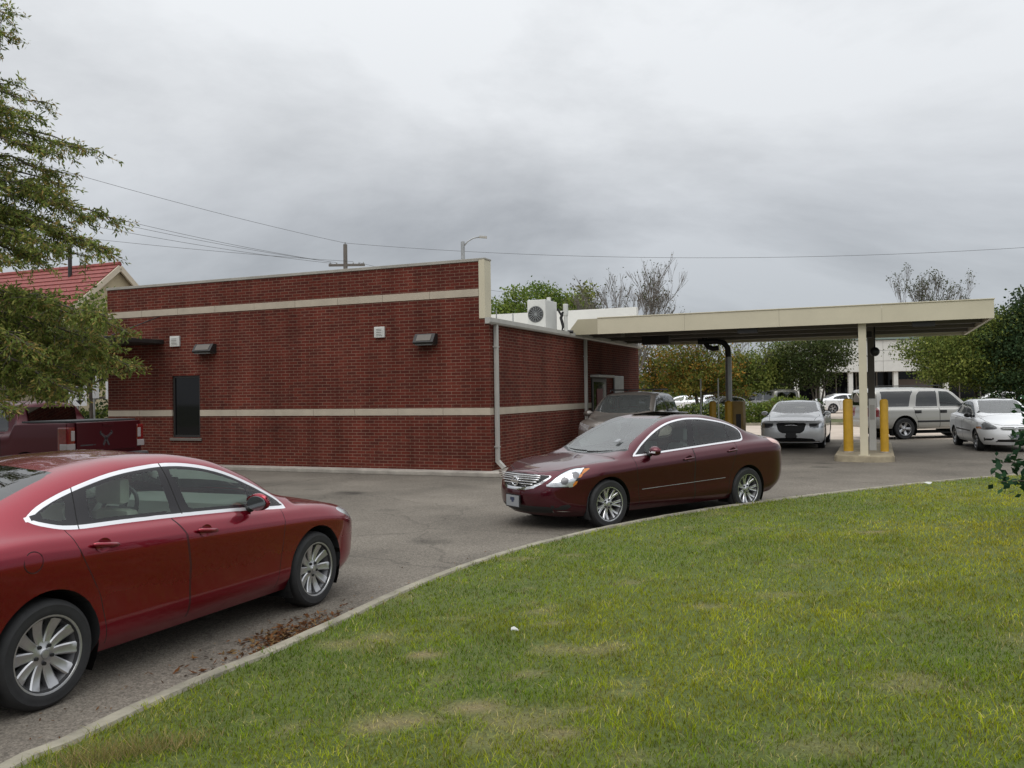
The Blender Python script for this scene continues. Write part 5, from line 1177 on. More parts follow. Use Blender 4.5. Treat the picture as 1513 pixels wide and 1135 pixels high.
m = MB(); m.tube([(0, 0, .0), (0, 0, .78)], .055, 10); m.bbox(-.06, .06, -.06, .06, .5, .84, .02); m.build('pipe', M['white'], t)
m = MB(); m.tube([(-.06, -.03, .62), (-.13, -.04, .45), (-.07, -.02, .2), (-.12, 0, .08), (.2, .05, .05)], .045, 8); m.tube([(-.1, -.05, .5), (-.2, -.1, .7)], .03, 8); m.build('hose', M['black'], t)

# ---- drive-through canopy
can = thing('drive_through_canopy', 'long flat cream drive-through canopy reaching out from the side of the brick building', 'canopy', CORNER, ROT)
CX0, CX1, CY0, CY1, CZ0, CZ1 = .78, 10.68, 5.72, 12.9, 3.49, 3.94
m = MB(); n = 4
for k in range(n): m.box(CX0 + (CX1 - CX0) * k / n + .002, CX0 + (CX1 - CX0) * (k + 1) / n - .002, CY0, CY0 + .08, CZ0, CZ1)
m.box(CX1 - .08, CX1, CY0 + .082, CY1, CZ0, CZ1); m.box(CX0, CX1 - .082, CY1 - .08, CY1, CZ0, CZ1); m.build('fascia', M['cream'], can)
m = MB(); m.prism([(-.16, CZ0 + .004), (CX0 - .003, CZ0 + .004), (CX0 - .003, CZ1 - .006), (.20, CZ1 - .006)], CY0 + .004, CY0 + .07); m.build('fascia_return', M['cream_shaded'], can)
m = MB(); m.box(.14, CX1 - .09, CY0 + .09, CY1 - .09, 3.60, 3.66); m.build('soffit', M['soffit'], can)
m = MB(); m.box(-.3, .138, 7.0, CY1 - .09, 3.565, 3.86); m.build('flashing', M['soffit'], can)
m = MB(); m.box(.14, CX1 - .09, CY0 + .09, CY1 - .09, 3.80, 3.86); m.build('roof_deck', M['membrane'], can)
m = MB(); m.bbox(CX0, CX1 + .02, CY0 - .02, CY0 + .10, CZ1, CZ1 + .025, .006); m.bbox(CX1 - .10, CX1 + .02, CY0 + .10, CY1, CZ1, CZ1 + .025, .006); m.build('fascia_cap', M['cream'], can)
m = MB()
for y in (7.4, 9.3, 11.2): m.bbox(.15, CX1 - .1, y - .07, y + .07, 3.50, 3.598, .008)
m.build('beam', M['greypost'], can)
m = MB(); m.bbox(7.64, 7.83, 5.88, 6.07, .145, 3.595, .012); m.box(7.60, 7.87, 5.84, 6.11, .13, .15); m.build('post', M['cream'], can)
m = MB(); m.bbox(7.80, 8.0, 11.1, 11.3, .145, 3.5, .012); m.build('post', M['greypost'], can)
def lane_box(x, y, w=.30, h=.20, d=.12, z=3.49, mat='bronze'):
    m = MB(); m.bbox(x - w, x + w, y, y + d, z - h, z + .1, .01); return m.build('lane_light', M[mat], can)
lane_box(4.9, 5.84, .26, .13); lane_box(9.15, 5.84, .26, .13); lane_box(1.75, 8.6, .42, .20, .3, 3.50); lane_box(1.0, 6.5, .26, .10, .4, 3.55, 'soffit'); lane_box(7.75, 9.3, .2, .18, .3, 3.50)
m = MB(); bm = bmesh.new(); bmesh.ops.create_uvsphere(bm, u_segments=16, v_segments=10, radius=.13); bm.verts.index_update()
m.add([(8.02 + v.co.x, 8.2 + v.co.y, 2.86 + v.co.z) for v in bm.verts], [[v.index for v in f.verts] for f in bm.faces]); bm.free(); m.tube([(8.02, 8.2, 2.98), (8.02, 8.2, 3.6)], .02, 8); m.build('camera_dome', M['black'], can, True)
# pneumatic carrier tube: black bend from the soffit down into a grey post
m = MB(); path = [(3.0, 10.6, 3.52), (3.05, 10.6, 3.36), (3.2, 10.6, 3.20), (3.4, 10.6, 3.14)]
m.tube([(2.9, 10.6, 3.58), (2.93, 10.6, 3.40), (3.02, 10.6, 3.26), (3.18, 10.6, 3.20), (3.36, 10.6, 3.22)], .085, 12)
m.tube([(2.7, 10.6, 3.44), (3.3, 10.6, 3.44), (3.52, 10.6, 3.38), (3.64, 10.6, 3.22), (3.66, 10.6, 2.9)], .095, 12); m.build('carrier_tube', M['black'], can, 'auto')
m = MB(); m.tube([(3.66, 10.6, .145), (3.66, 10.6, 2.92)], .10, 14); m.build('tube_post', M['steel'], can, 'auto')
# islands
def island(name, label, x0, x1, y0, y1, mat=None):
    q = []
    r = (x1 - x0) / 2
    for k in range(9): a = PI + PI * k / 8; q.append(((x0 + x1) / 2 + r * math.cos(a), y0 + r * .55 + r * .55 * math.sin(a)))
    q += [(x1, y1), (x0, y1)]
    m = MB(); m.prism(q, .0, .12, 'z'); c = ((x0 + x1) / 2, (y0 + y1) / 2)
    m.prism([(c[0] + (x - c[0]) * .97, c[1] + (y - c[1]) * .985) for x, y in q], .12, .142, 'z')
    o = m.build(name, M['island']); o.location = CORNER; o.rotation_euler = (0, 0, ROT); tag(o, label, 'traffic island', 'canopy islands'); return o
island('traffic_island', 'concrete island carrying the cream canopy post', 7.02, 8.44, 5.45, 11.9); island('traffic_island', 'concrete island of the tube post and thin poles, half hidden behind the maroon car', 3.0, 4.3, 9.0, 13.0)
def bollard(s, t, r, h, label):
    root = thing('bollard', label, 'bollard', B(s, t, .14), ROT, 'yellow safety bollards')
    m = MB(); m.lathe([(r, 0), (r, h - .05), (r * .92, h - .015), (r * .6, h + .012), (0, h + .02)], 'z', 20); m.build('post', M['yellow'], root, 'auto')
    m = MB(); m.lathe([(r + .015, 0), (r + .015, .03), (r, .035)], 'z', 20); m.build('base_collar', M['concrete'], root, 'auto'); return root
bollard(7.33, 7.05, .125, 1.42, 'thicker yellow bollard left of the cream canopy post'); bollard(8.22, 7.05, .105, 1.40, 'slimmer yellow bollard right of the cream canopy post')
bollard(3.22, 10.1, .11, 1.36, 'yellow bollard between the two thin white poles'); bollard(3.70, 10.2, .12, 1.36, 'yellow bollard right of the thin white poles, in front of the grey tube post')
t = thing('teller_kiosk', 'tall narrow white teller terminal just behind the cream canopy post', 'kiosk', B(7.93, 8.05, .14), ROT)
m = MB(); m.bbox(-.09, .09, -.16, .16, 0, 1.42, .015); m.build('cabinet', M['white'], t)
m = MB(); m.box(-.06, .06, -.168, -.161, .85, 1.25); m.build('panel', M['gutter'], t)
t = thing('teller_kiosk', 'tan and yellow teller terminal beside the grey tube post', 'kiosk', B(3.98, 10.5, .14), ROT)
m = MB(); m.bbox(-.17, .17, -.3, .3, 0, 1.36, .04); m.build('cabinet', principled('ochre_box', (.26, .17, .05), .6, var=.15), t)
m = MB(); m.bbox(-.05, .10, -.315, -.295, .35, .95, .006); m.build('drawer', M['bronze'], t)
for s_, nm in ((2.98, 'left of the two thin white poles on the second island'), (3.52, 'right of the two thin white poles on the second island')):
    t = thing('marker_pole', 'thin white marker pole, ' + nm, 'pole', B(s_, 9.4, .14), ROT, 'thin white poles'); m = MB(); m.tube([(0, 0, 0), (0, 0, 2.08)], .022, 8); m.build('rod', M['white'], t); m = MB(); m.lathe([(.07, 0), (.07, .02), (.03, .03)], 'z', 12); m.build('base_plate', M['steel'], t)
# litter
def scrap(label, x, y, z, s):
    n = 7; pts = [(x + s * math.cos(2 * PI * k / n) * rnd.uniform(.5, 1.2), y + s * .6 * math.sin(2 * PI * k / n) * rnd.uniform(.5, 1.2), z + rnd.uniform(.0, .03)) for k in range(n)]
    pts.append((x, y, z + .035)); o = mesh_obj('paper_scrap', pts + [(p[0], p[1], p[2] - .006) for p in pts], [(k, (k + 1) % n, n) for k in range(n)] + [((k + 1) % n + n + 1, k + n + 1, 2 * n + 1) for k in range(n)], M['white']); tag(o, label, 'litter')
scrap('crumpled white paper scrap lying in the middle of the lawn', -.01, 5.89, .24, .032); scrap('flat white scrap on the far edge of the lawn', 7.31, 15.35, .15, .07)
# ------------------------------------------------------------------ trees, far buildings, wires
M['bark'] = principled('bark', (.085, .070, .056), .9, var=.35, vscale=6, bump=.6, bscale=22)
M['twig'] = principled('grey_twigs', (.13, .115, .10), .9)
def leaf_quads(C, size, aspect, dirs=None, droop=.0, jitter=.35):
    n = len(C)
    if dirs is None:
        dirs = nrg.normal(0, 1, (n, 3)); dirs[:, 2] -= droop
    dirs = dirs / (np.linalg.norm(dirs, axis=1)[:, None] + 1e-9); r = nrg.normal(0, 1, (n, 3)); s = np.cross(dirs, r); s /= np.linalg.norm(s, axis=1)[:, None] + 1e-9
    l = (size * nrg.uniform(1 - jitter, 1 + jitter, n))[:, None]; w = l * aspect
    V = np.stack([C, C + dirs * l * .5 + s * w, C + dirs * l, C + dirs * l * .5 - s * w], 1)
    return V.reshape(-1, 3), np.arange(4 * n).reshape(n, 4)
def tint(n, cols, spread=.3):
    c = np.array(cols)[nrg.integers(0, len(cols), n)]; return c * nrg.uniform(1 - spread, 1 + spread, (n, 1))
def blob_tree(name, label, x, y, z0, h, blobs, cols, trunk=.16, leaf=.16, per=1300, aspect=.32, cat='tree', group=None, stems=1, spread=.0, clump=.30):
    """tapered trunk with a limb into each foliage mass; blobs = (dx, dy, z, rx, ry, rz) relative to the foot"""
    root = thing(name, label, cat, (x, y, z0), 0, group)
    m = MB(); tops = []
    for s in range(stems):
        ox = (s - (stems - 1) / 2) * spread; tx = ox * 2.2
        zt = min(b[2] for b in blobs) * .9
        m.tube([(ox, 0, -.05), (ox + rnd.uniform(-.05, .05), 0, zt * .5), (tx, 0, zt)], [trunk * 1.15, trunk * .9, trunk * .7], 8); tops.append((tx, 0, zt))
    for k, b in enumerate(blobs):
        t = tops[k % len(tops)]; e = (b[0], b[1], b[2] + b[5] * .35); md = (t[0] * .6 + e[0] * .4 + rnd.uniform(-.1, .1), t[1] * .6 + e[1] * .4, t[2] * .5 + e[2] * .5)
        m.tube([t, md, e], [trunk * .6, trunk * .38, trunk * .12], 6)
        for q in range(4):
            a = rnd.uniform(0, 6.28); f = (e[0] + math.cos(a) * b[3] * .7, e[1] + math.sin(a) * b[4] * .7, e[2] + rnd.uniform(-.5, .5) * b[5]); m.tube([md, f], [trunk * .22, trunk * .06], 5)
    m.build('trunk', M['bark'], root, 'auto')
    Cs = []; cc = []
    for b in blobs:
        vol = (b[3] * b[4] * b[5]) ** (2 / 3); nc = max(6, int(per * vol / 12)); u = nrg.normal(0, 1, (nc, 3)); u /= np.linalg.norm(u, axis=1)[:, None]
        r = nrg.uniform(.35, 1.08, nc) ** .6; ctr = np.array(b[:3]) + u * r[:, None] * np.array(b[3:6]); ctr[:, 2] = np.maximum(ctr[:, 2], .35 * b[2])
        lv = 14; p = np.repeat(ctr, lv, 0) + nrg.normal(0, 1, (nc * lv, 3)) * np.array([clump, clump, clump * .55]); Cs.append(p)
        cl = tint(nc, cols, .28); cc.append(np.repeat(cl, lv, 0))
    C = np.concatenate(Cs); col = np.concatenate(cc) * nrg.uniform(.75, 1.25, (len(C), 1)); Vv, F = leaf_quads(C, leaf, aspect)
    fast_mesh('crown', Vv, F, M['leaf'], np.repeat(col, 4, 0), root); return root
def bare_tree(name, label, x, y, z0, h, w, levels=5, leaves=300, cols=((.10, .09, .05),), seed=1, lean=0., n0=5):
    r = random.Random(seed); root = thing(name, label, 'tree', (x, y, z0)); m = MB(); tips = []
    def grow(p, d, l, rad, lev):
        e = p + d * l; mid = p + d * l * .5 + Vector((r.uniform(-1, 1), r.uniform(-1, 1), 0)) * l * .05
        m.tube([p, mid, e], [rad, rad * .85, rad * .68], 5 if lev < 3 else 4, False)
        if lev >= levels: tips.append(e); return
        for k in range(r.choice((2, 3, 3)) if lev > 0 else n0):
            a = r.uniform(0, 6.28); sp = (.42 if lev else .62) + r.uniform(0, .38)
            o = Vector((math.cos(a), math.sin(a), 0)) * sp * w; nd = (d + o + Vector((0, 0, .18))).normalized()
            st = p + d * l * r.uniform(.6, 1.) if lev else e
            grow(st, nd, l * r.uniform(.58, .85) if lev else h * .26, max(rad * .56, .008), lev + 1)
    grow(Vector((0, 0, -.05)), Vector((lean, 0, 1)).normalized(), h * .20, h * .008, 0)
    m.build('trunk', M['twig'], root)
    if leaves:
        tp = np.array([t[:] for t in tips]); C = tp[nrg.integers(0, len(tp), leaves)] + nrg.normal(0, .12, (leaves, 3)); Vv, F = leaf_quads(C, .13, .3)
        fast_mesh('crown', Vv, F, M['leaf'], np.repeat(tint(leaves, cols), 4, 0), root)
    return root

G_MID = [(0.1285, 0.1654, 0.0386), (0.1739, 0.2059, 0.0475), (0.0945, 0.1316, 0.0327), (0.2268, 0.2447, 0.0594)]
G_BRIGHT = [(0.1265, 0.1898, 0.0368), (0.1725, 0.23, 0.046), (0.092, 0.1495, 0.0322), (0.207, 0.2472, 0.0575)]
G_DARK = [(0.0338, 0.0598, 0.026), (0.0468, 0.078, 0.0338), (0.065, 0.0936, 0.0364)]
G_TURN = [(0.1326, 0.157, 0.0338), (0.2184, 0.1869, 0.0416), (0.3276, 0.1794, 0.0364), (0.1014, 0.1271, 0.0286), (0.156, 0.1719, 0.039)]
G_WILLOW = [(0.1526, 0.1978, 0.0428), (0.2064, 0.2495, 0.056), (0.1077, 0.1514, 0.0362), (0.2693, 0.2666, 0.0741), (0.3411, 0.2495, 0.0823), (0.1795, 0.2236, 0.0658)]

def near_left_tree():
    """broad narrow-leaved tree whose trunk stands outside the left edge: tiered limbs, each with side twigs and hanging leaves"""
    root = thing('willow_oak', 'narrow leaved tree with tiered drooping branches reaching in from the left, over the pickup', 'tree', (-10.0, 13.6, 0.))
    m = MB(); m.tube([(0, 0, -.1), (.05, 0, 1.2), (-.05, .05, 4.), (.05, 0, 7.), (.0, 0, 10.2)], [.30, .24, .19, .11, .03], 12)
    limbs = []
    # (start height, end x, end y, end z) relative to the foot, those towards the camera view first
    ends = [(3.0, 4.15, -.3, 2.85, 1.), (2.6, 3.85, .5, 2.35, 1.), (2.9, 4.0, -.8, 3.10, 1.), (2.4, 3.45, -.6, 1.95, .9), (2.2, 2.8, -1.3, 1.75, .9), (2.1, 2.2, .6, 1.9, .9), (2.6, 3.1, .9, 2.9, .9), (2.8, 3.5, .2, 2.75, 1.), (2.5, 2.6, -.2, 2.35, 1.), (2.3, 3.0, .2, 2.1, 1.), (2.7, 2.3, -1.1, 2.7, 1.),
            (3.0, 2.4, .8, 3.2, .9), (2.2, 3.6, .9, 2.45, .8), (2.9, 3.2, -1.2, 2.55, 1.), (2.6, 1.9, -1.0, 2.2, 1.), (3.1, 2.9, -.3, 3.25, .8), (2.0, 2.4, -1.6, 1.55, .8),
            (4.3, 3.75, -.2, 4.15, .8), (4.6, 3.6, .5, 4.75, .7), (4.4, 3.35, -.7, 4.05, .8), (4.1, 2.7, -.9, 3.85, .8), (4.8, 2.9, .3, 4.6, .8), (4.5, 2.4, -.2, 4.35, .8), (5.0, 3.1, -.3, 5.0, .6), (4.2, 3.0, .8, 4.2, .7),
            (5.5, 3.55, .0, 5.75, .75), (5.6, 3.2, -.5, 5.55, .7), (5.3, 2.7, .5, 5.35, .7), (5.8, 2.6, -.2, 5.75, .7), (5.2, 2.3, -.8, 5.05, .8), (5.9, 3.0, .4, 5.95, .5),
            (6.5, 2.2, -.2, 6.35, .6), (6.9, 2.15, .3, 6.9, .5), (7.2, 2.25, -.1, 7.5, .6), (7.6, 2.15, .1, 7.95, .6), (7.9, 1.7, -.3, 8.2, .6), (6.7, 1.8, -.6, 6.7, .6), (8.4, 1.2, .2, 8.9, .6), (9., .6, -.3, 9.6, .5),
            (4.0, 2.6, .1, 4.1, 1.), (4.5, 2.9, -.4, 4.5, 1.), (4.9, 2.7, .5, 5.1, 1.), (5.4, 2.9, -.1, 5.4, .9), (4.2, 3.3, .3, 4.3, .9), (6.0, 2.7, -.3, 6.2, .8), (5.0, 3.3, .1, 4.7, .9), (6.3, 2.6, .2, 6.6, .8), (2.4, 3.2, .1, 2.2, 1.1), (2.6, 2.7, .6, 2.5, 1.1), (2.2, 3.0, -.4, 1.9, 1.1), (2.8, 3.5, -.1, 2.6, 1.), (2.5, 2.3, -.5, 2.7, 1.)]
    r = random.Random(5)
    for k in range(34):
        a = r.uniform(.9, 2 * PI - 1.0); z = r.uniform(2.2, 9.2); l = 4.2 * (1 - (z - 2) / 9.5); ends.append((z, l * math.cos(a), l * math.sin(a), z + r.uniform(-.3, .3), .5))
    Cs = []; Ds = []; cols = []
    for (zs, ex, ey, ez, dens) in ends:
        p0 = Vector((0, 0, zs)); p3 = Vector((ex, ey, ez)); up = .28 * (p3 - p0).length
        pts = []
        for k in range(9):
            t = k / 8; p = p0.lerp(p3, t); p.z += up * .55 * math.sin(PI * t) * (1 - t * .3); p += Vector((r.uniform(-1, 1), r.uniform(-1, 1), r.uniform(-1, 1))) * .06 * (1 if 0 < k < 8 else 0); pts.append(p)
        m.tube(pts, [.038 * (1 - .9 * k / 8) + .003 for k in range(9)], 6, False)
        L_ = (p3 - p0).length; nt = int((16 if ez < 3.5 else 15) * L_ * dens + 4)
        yel = r.random()
        for q in range(nt):
            t = .22 + .78 * r.random() ** .75; i = min(int(t * 8), 7); b = pts[i].lerp(pts[i + 1], t * 8 - i)
            d = (pts[i + 1] - pts[i]).normalized(); a = r.uniform(0, 2 * PI); sd = Vector((math.cos(a), math.sin(a), r.uniform(-.35, .45))); td = (d * .8 + sd * .9).normalized(); tl = r.uniform(.25, .75) * (1.1 - .55 * t)
            tw = [b, b + td * tl * .5 + Vector((0, 0, -.02)), b + td * tl + Vector((0, 0, -.13 * tl))]; m.tube(tw, [.007, .005, .002], 3, False)
            nl = int(r.uniform(30, 48) * (.5 + tl)); tt = nrg.uniform(.05, 1.05, nl); A = np.array([v[:] for v in tw]); s = np.clip(tt * 2, 0, 1.999); ii = s.astype(int); P = A[ii] + (A[ii + 1] - A[ii]) * (s - ii)[:, None] + nrg.normal(0, .028, (nl, 3))
            Cs.append(P); dd = np.array(td[:])[None] * .7 + nrg.normal(0, .75, (nl, 3)); dd[:, 2] -= .45; Ds.append(dd)
            c = np.array(G_WILLOW)[nrg.integers(0, len(G_WILLOW) if yel > .6 or t > .8 else 4, nl)] * r.uniform(.7, 1.25); cols.append(c)
    m.build('trunk', M['bark'], root, True)
    C = np.concatenate(Cs); D = np.concatenate(Ds); col = np.concatenate(cols) * nrg.uniform(.75, 1.25, (len(C), 1)); Vv, F = leaf_quads(C, .080, .14, D)
    fast_mesh('crown', Vv, F, M['leaf'], np.repeat(col, 4, 0), root); print('near tree leaves', len(C))
near_left_tree()
def near_right_shrub():
    """young broad-leaved tree standing just outside the right edge of the lawn: only a few branches reach in"""
    root = thing('young_oak', 'small lobed leaf tree whose low branches poke in at the right edge of the lawn', 'tree', (6.40, 9.3, .22))
    m = MB(); m.tube([(0, 0, -.1), (.02, 0, .8), (0, 0, 1.8), (.05, 0, 3.)], [.05, .042, .03, .01], 8); r = random.Random(9); Cs = []; Ds = []
    ends = [(.35, -1.28, -.1, .62, 1), (.45, -1.1, .25, .80, 1), (.5, -.95, -.3, .70, 1), (.3, -.8, .1, .50, 1), (.9, -.98, 0., 1.15, 1), (1.0, -.8, -.2, 1.32, 1), (.95, -.85, .3, 1.02, 1), (1.2, -.92, .1, 1.42, .8), (1.35, -.65, 0, 1.62, 1), (1.6, -.5, .1, 1.9, 1)]
    for k in range(16): a = r.uniform(-2, 2); z = r.uniform(.4, 2.8); l = 1.1 * (1 - z / 3.6); ends.append((z, l * math.cos(a), l * math.sin(a), z + .3, .7))
    for zs, ex, ey, ez, de in ends:
        pts = [Vector((0, 0, zs)).lerp(Vector((ex, ey, ez)), k / 5) + Vector((0, 0, .10 * math.sin(PI * k / 5))) for k in range(6)]; m.tube(pts, [.016, .013, .01, .008, .005, .003], 5, False)
        n = int(72 * de); t = .35 + .65 * nrg.random(n); A = np.array([p[:] for p in pts]); s = np.clip(t * 5, 0, 4.999); ii = s.astype(int); Cs.append(A[ii] + (A[ii + 1] - A[ii]) * (s - ii)[:, None] + nrg.normal(0, .05, (n, 3)))
        d = np.array([ex, ey, 0.])[None] * .5 + nrg.normal(0, .7, (n, 3)); d[:, 2] -= .25; Ds.append(d)
    m.build('trunk', M['bark'], root, True)
    C = np.concatenate(Cs); Vv, F = leaf_quads(C, .095, .30, np.concatenate(Ds)); fast_mesh('crown', Vv, F, M['leaf'], np.repeat(tint(len(C), [(.022, .055, .024), (.030, .068, .026), (.018, .045, .022)]), 4, 0), root)
near_right_shrub()

# trees behind the bank and across the street
blob_tree('broadleaf_tree', 'bright green tree rising above the flat roof behind the condenser', 1.4, 60, 0, 10, [(-2.0, 0, 6.6, 1.9, 2, 1.9), (0, 0, 7.6, 2.2, 2, 1.9), (1.9, 0, 7.0, 1.7, 2, 1.9), (-.5, .5, 5.2, 3.4, 2, 1.8), (2.6, 0, 5.2, 1.3, 2, 1.5)], G_BRIGHT, .22, .20, 1100)
blob_tree('broadleaf_tree', 'darker green tree above the roof, between the condenser and the bare trees', 4.9, 62, 0, 10, [(0, 0, 6.9, 1.3, 1.5, 1.7), (.3, 0, 8.4, .8, 1, 1.2), (.4, 0, 5.4, 1.8, 2, 1.6), (1.5, 0, 5.8, .8, 1, 1.1)], G_MID, .2, .24, 620)
bare_tree('bare_tree', 'thin bare tree just left of the tallest bare tree above the canopy', 5.6, 52, 0, 9.2, .7, 6, 400, ((.10, .085, .05), (.06, .07, .03)), 3)
bare_tree('bare_tree', 'tallest nearly bare tree spreading above the left part of the canopy', 6.9, 50, 0, 10.2, .6, 6, 500, ((.10, .085, .05), (.06, .07, .03)), 8, .0, 7)
bare_tree('bare_tree', 'small bare treetop just showing over the middle of the canopy', 14.4, 60, 0, 8.4, .8, 5, 200, ((.09, .08, .05),), 12)
bare_tree('bare_tree', 'rounded sparse leafed treetop above the right part of the canopy', 29.9, 62, 0, 10.6, .40, 6, 1800, ((.075, .085, .035), (.055, .065, .03)), 21)
def yard_tree(label, x, y, h, w, cols, lo=1.9, n=6, leaf=.15, per=720, trunk=.13, stems=1, name='broadleaf_tree', flat=.75):
    b = []
    r = random.Random(int(x * 10 + y))
    for k in range(n):
        a = 2 * PI * k / n + r.uniform(-.3, .3); q = r.uniform(.35, .62) * w; b.append((math.cos(a) * q, math.sin(a) * q * .8, lo + (h - lo) * r.uniform(.28, .72), w * r.uniform(.34, .5), w * r.uniform(.34, .5), (h - lo) * r.uniform(.24, .34) * flat / .75))
    for k in range(n + 2):
        a = r.uniform(0, 6.28); q = r.uniform(.55, 1.) * w; b.append((math.cos(a) * q, math.sin(a) * q * .8, lo + (h - lo) * r.uniform(.05, .95), w * r.uniform(.14, .28), w * .2, (h - lo) * r.uniform(.07, .16)))
    b.append((0, 0, lo + (h - lo) * .78, w * .42, w * .42, (h - lo) * .26)); b.append((0, 0, lo + (h - lo) * .35, w * .6, w * .6, (h - lo) * .30))
    return blob_tree(name, label, x, y, 0, h, b, cols, trunk, leaf, per, stems=stems, spread=.18)
yard_tree('tree turning orange, seen under the canopy left of the tube post', 11.6, 54, 5.7, 2.9, G_TURN, 1.3, 7, stems=2)
yard_tree('half orange tree beside the end of the brick wall, under the canopy', 9.7, 57, 5.0, 1.9, G_TURN, 1.4, 5)
yard_tree('green tree right of the tube post, under the canopy', 14.8, 55, 4.3, 1.8, G_MID, 1.5, 6)
yard_tree('grey green tree with a wispy top behind the silver sedan', 16.6, 56, 5.5, 2.3, G_MID, 1.7, 6)
yard_tree('round olive tree left of the cream canopy post, three thin stems', 19.0, 54, 5.6, 2.5, [(.060, .078, .026), (.045, .065, .022), (.080, .095, .032)], 1.8, 7, stems=3, trunk=.08)
yard_tree('wide dark green tree spreading behind the pewter vehicle', 28.3, 53, 6.2, 4.8, G_MID, 1.4, 10)
yard_tree('green tree right of the wide dark one, behind the white compact', 32.0, 55, 4.9, 3.2, G_MID, 1.5, 7)
blob_tree('evergreen_tree', 'tall dark evergreen at the right edge beyond the canopy end', 29.6, 50, 0, 8, [(0, 0, 2.6, 2.6, 2, 1.9), (-.4, 0, 4.4, 2.0, 1.6, 1.3), (.2, 0, 5.6, 1.7, 1.4, 1.2), (1.5, 0, 6.3, 1.6, 1.4, 1.), (.1, 0, 6.9, .6, .6, .8), (2.3, 0, 7.4, .8, .8, .8)], G_DARK, .2, .18, 1100)
yard_tree('small red leafed tree low behind the tube post', 14.9, 60, 2.8, 1.1, [(.16, .04, .025), (.10, .04, .02)], .8, 4)
# far tree belt that closes the horizon
def belt(name, label, x0, x1, y, z1, cols, n, leaf=.45, z0=.0, dy=2.):
    C = np.stack([nrg.uniform(x0, x1, n), y + nrg.normal(0, dy, n), np.zeros(n)], 1); top = z1 * (.65 + .5 * fnoise(C[:, 0], C[:, 1] * 0, .22, 77)); C[:, 2] = z0 + (top - z0) * nrg.random(n) ** .8
    Vv, F = leaf_quads(C, leaf, .4); g = np.repeat(tint(n, cols, .35), 4, 0); o = fast_mesh(name, Vv, F, M['leaf'], g); return tag(o, label, 'tree belt', None, 'stuff')
belt('far_woods', 'distant dark woods closing the view beyond the car park', -140, 180, 120, 4.2, G_DARK + G_MID, 26000, .9, 0, 5.)
def hedge(label, x0, x1, y, h, cols, d=.7, leaf=.12):
    root = thing('hedge', label, 'hedge', ((x0 + x1) / 2, y, 0)); n = int((x1 - x0) * h * d * 1500); hw = (x1 - x0) / 2
    u = nrg.uniform(-1, 1, (n, 3)); P = np.stack([u[:, 0] * hw, u[:, 1] * d, (u[:, 2] * .5 + .5) * h], 1); bump = .75 + .35 * fnoise(P[:, 0] + x0, P[:, 1] * 0, .9, 5); P[:, 2] *= bump; P[:, 1] *= bump
    Vv, F = leaf_quads(P, leaf, .35); fast_mesh('foliage', Vv, F, M['leaf'], np.repeat(tint(n, cols, .35), 4, 0), root)
    for k in range(max(2, int((x1 - x0) / 1.2))): m = MB(); xx = -hw + (k + .5) * 2 * hw / max(2, int((x1 - x0) / 1.2)); m.tube([(xx, 0, -.05), (xx + .05, 0, h * .6)], [.03, .015], 5); m.build('stem', M['bark'], root)
    return root
hedge('low dark hedge beside the end of the brick wall across the street', 6.0, 12.4, 48.6, 1.15, G_DARK + G_MID); hedge('light green clipped hedge right of the tube post across the street', 12.8, 16.2, 48.2, 1.35, G_BRIGHT + G_MID)
hedge('dark rounded shrub row left of the silver sedan roof', 15.6, 17.6, 49.4, 1.15, G_DARK); hedge('dark green hedge behind the cream canopy post', 18.8, 23.6, 47.6, 1.45, G_MID + G_DARK); hedge('long hedge behind the pewter vehicle', 24.0, 38.0, 50, 1.2, G_DARK + G_MID)
M['verge'] = principled('verge_grass', (.105, .115, .045), .95, var=.4, vscale=1.2, bump=.5, bscale=25)
sheet('grass_verge', [(-60, 66.1), (-12, 51.1), (2, 47.3), (17, 44.3), (60, 36.1), (140, 22.1), (140, 40), (60, 47), (20, 53), (2, 56), (-60, 74)], .0, M['verge'])
sheet('far_parking_lot', [(-60, 74.3), (2, 56.2), (20, 53.2), (60, 47.2), (140, 40.2), (140, 100), (-60, 110)], .004, M['street'])
m = MB(); o = None
for a, b_ in (((2, 47.25), (17, 44.25)), ((17, 44.25), (60, 36.05))):
    a, b_ = Vector((*a, 0)), Vector((*b_, 0)); d = (b_ - a).normalized(); m.obox((a + b_) / 2 + Vector((0, 0, .06)), d, Vector((-d.y, d.x, 0)), (0, 0, 1), (b_ - a).length / 2 - .01, .09, .07)
o = m.build('far_kerb', M['kerb']); o['kind'] = 'structure'

# ---- far white office building
off = thing('office_building', 'white panelled two storey office with dark windows beyond the trees', 'building', (32.2, 76, 0), -.12)
m = MB()
for k in range(1, 7):
    for j in range(3): m.bbox(-9.2 + k * 1.9, -7.32 + k * 1.9, 0, .3, 3.3 + j * .92, 4.20 + j * .92, .015)
for k in range(3): m.bbox(6.2 + k * 1.9, 8.08 + k * 1.9, 0, .3, 3.3, 6.05, .015)
m.box(-7.3, 12, .31, 9, 3.3, 6.0); m.build('wall', M['white'], off)
m = MB(); m.box(4.2, 6.1, -.02, .1, 3.5, 5.9); f = m.build('window', M['darkglass'], off)
m = MB()
for x in (4.2, 5.1, 6.0): m.box(x, x + .07, -.05, .0, 3.5, 5.9)
m.build('frame', M['white'], f)
m = MB(); m.box(-7.2, 11.8, 1.8, 2.0, .0, 3.28); m.build('ground_floor_glazing', M['darkglass'], off)
m = MB()
for k in range(1, 12): m.box(-8.6 + k * 1.75, -8.5 + k * 1.75, 1.7, 1.79, 0, 3.28)
m.build('mullion', M['greypost'], off)
for x in (-7.2, -5.0, -2.6, 1.2, 5.4, 9.6): m = MB(); m.bbox(x, x + .38, .2, .6, 0, 3.29, .02); m.build('column', M['white'], off)
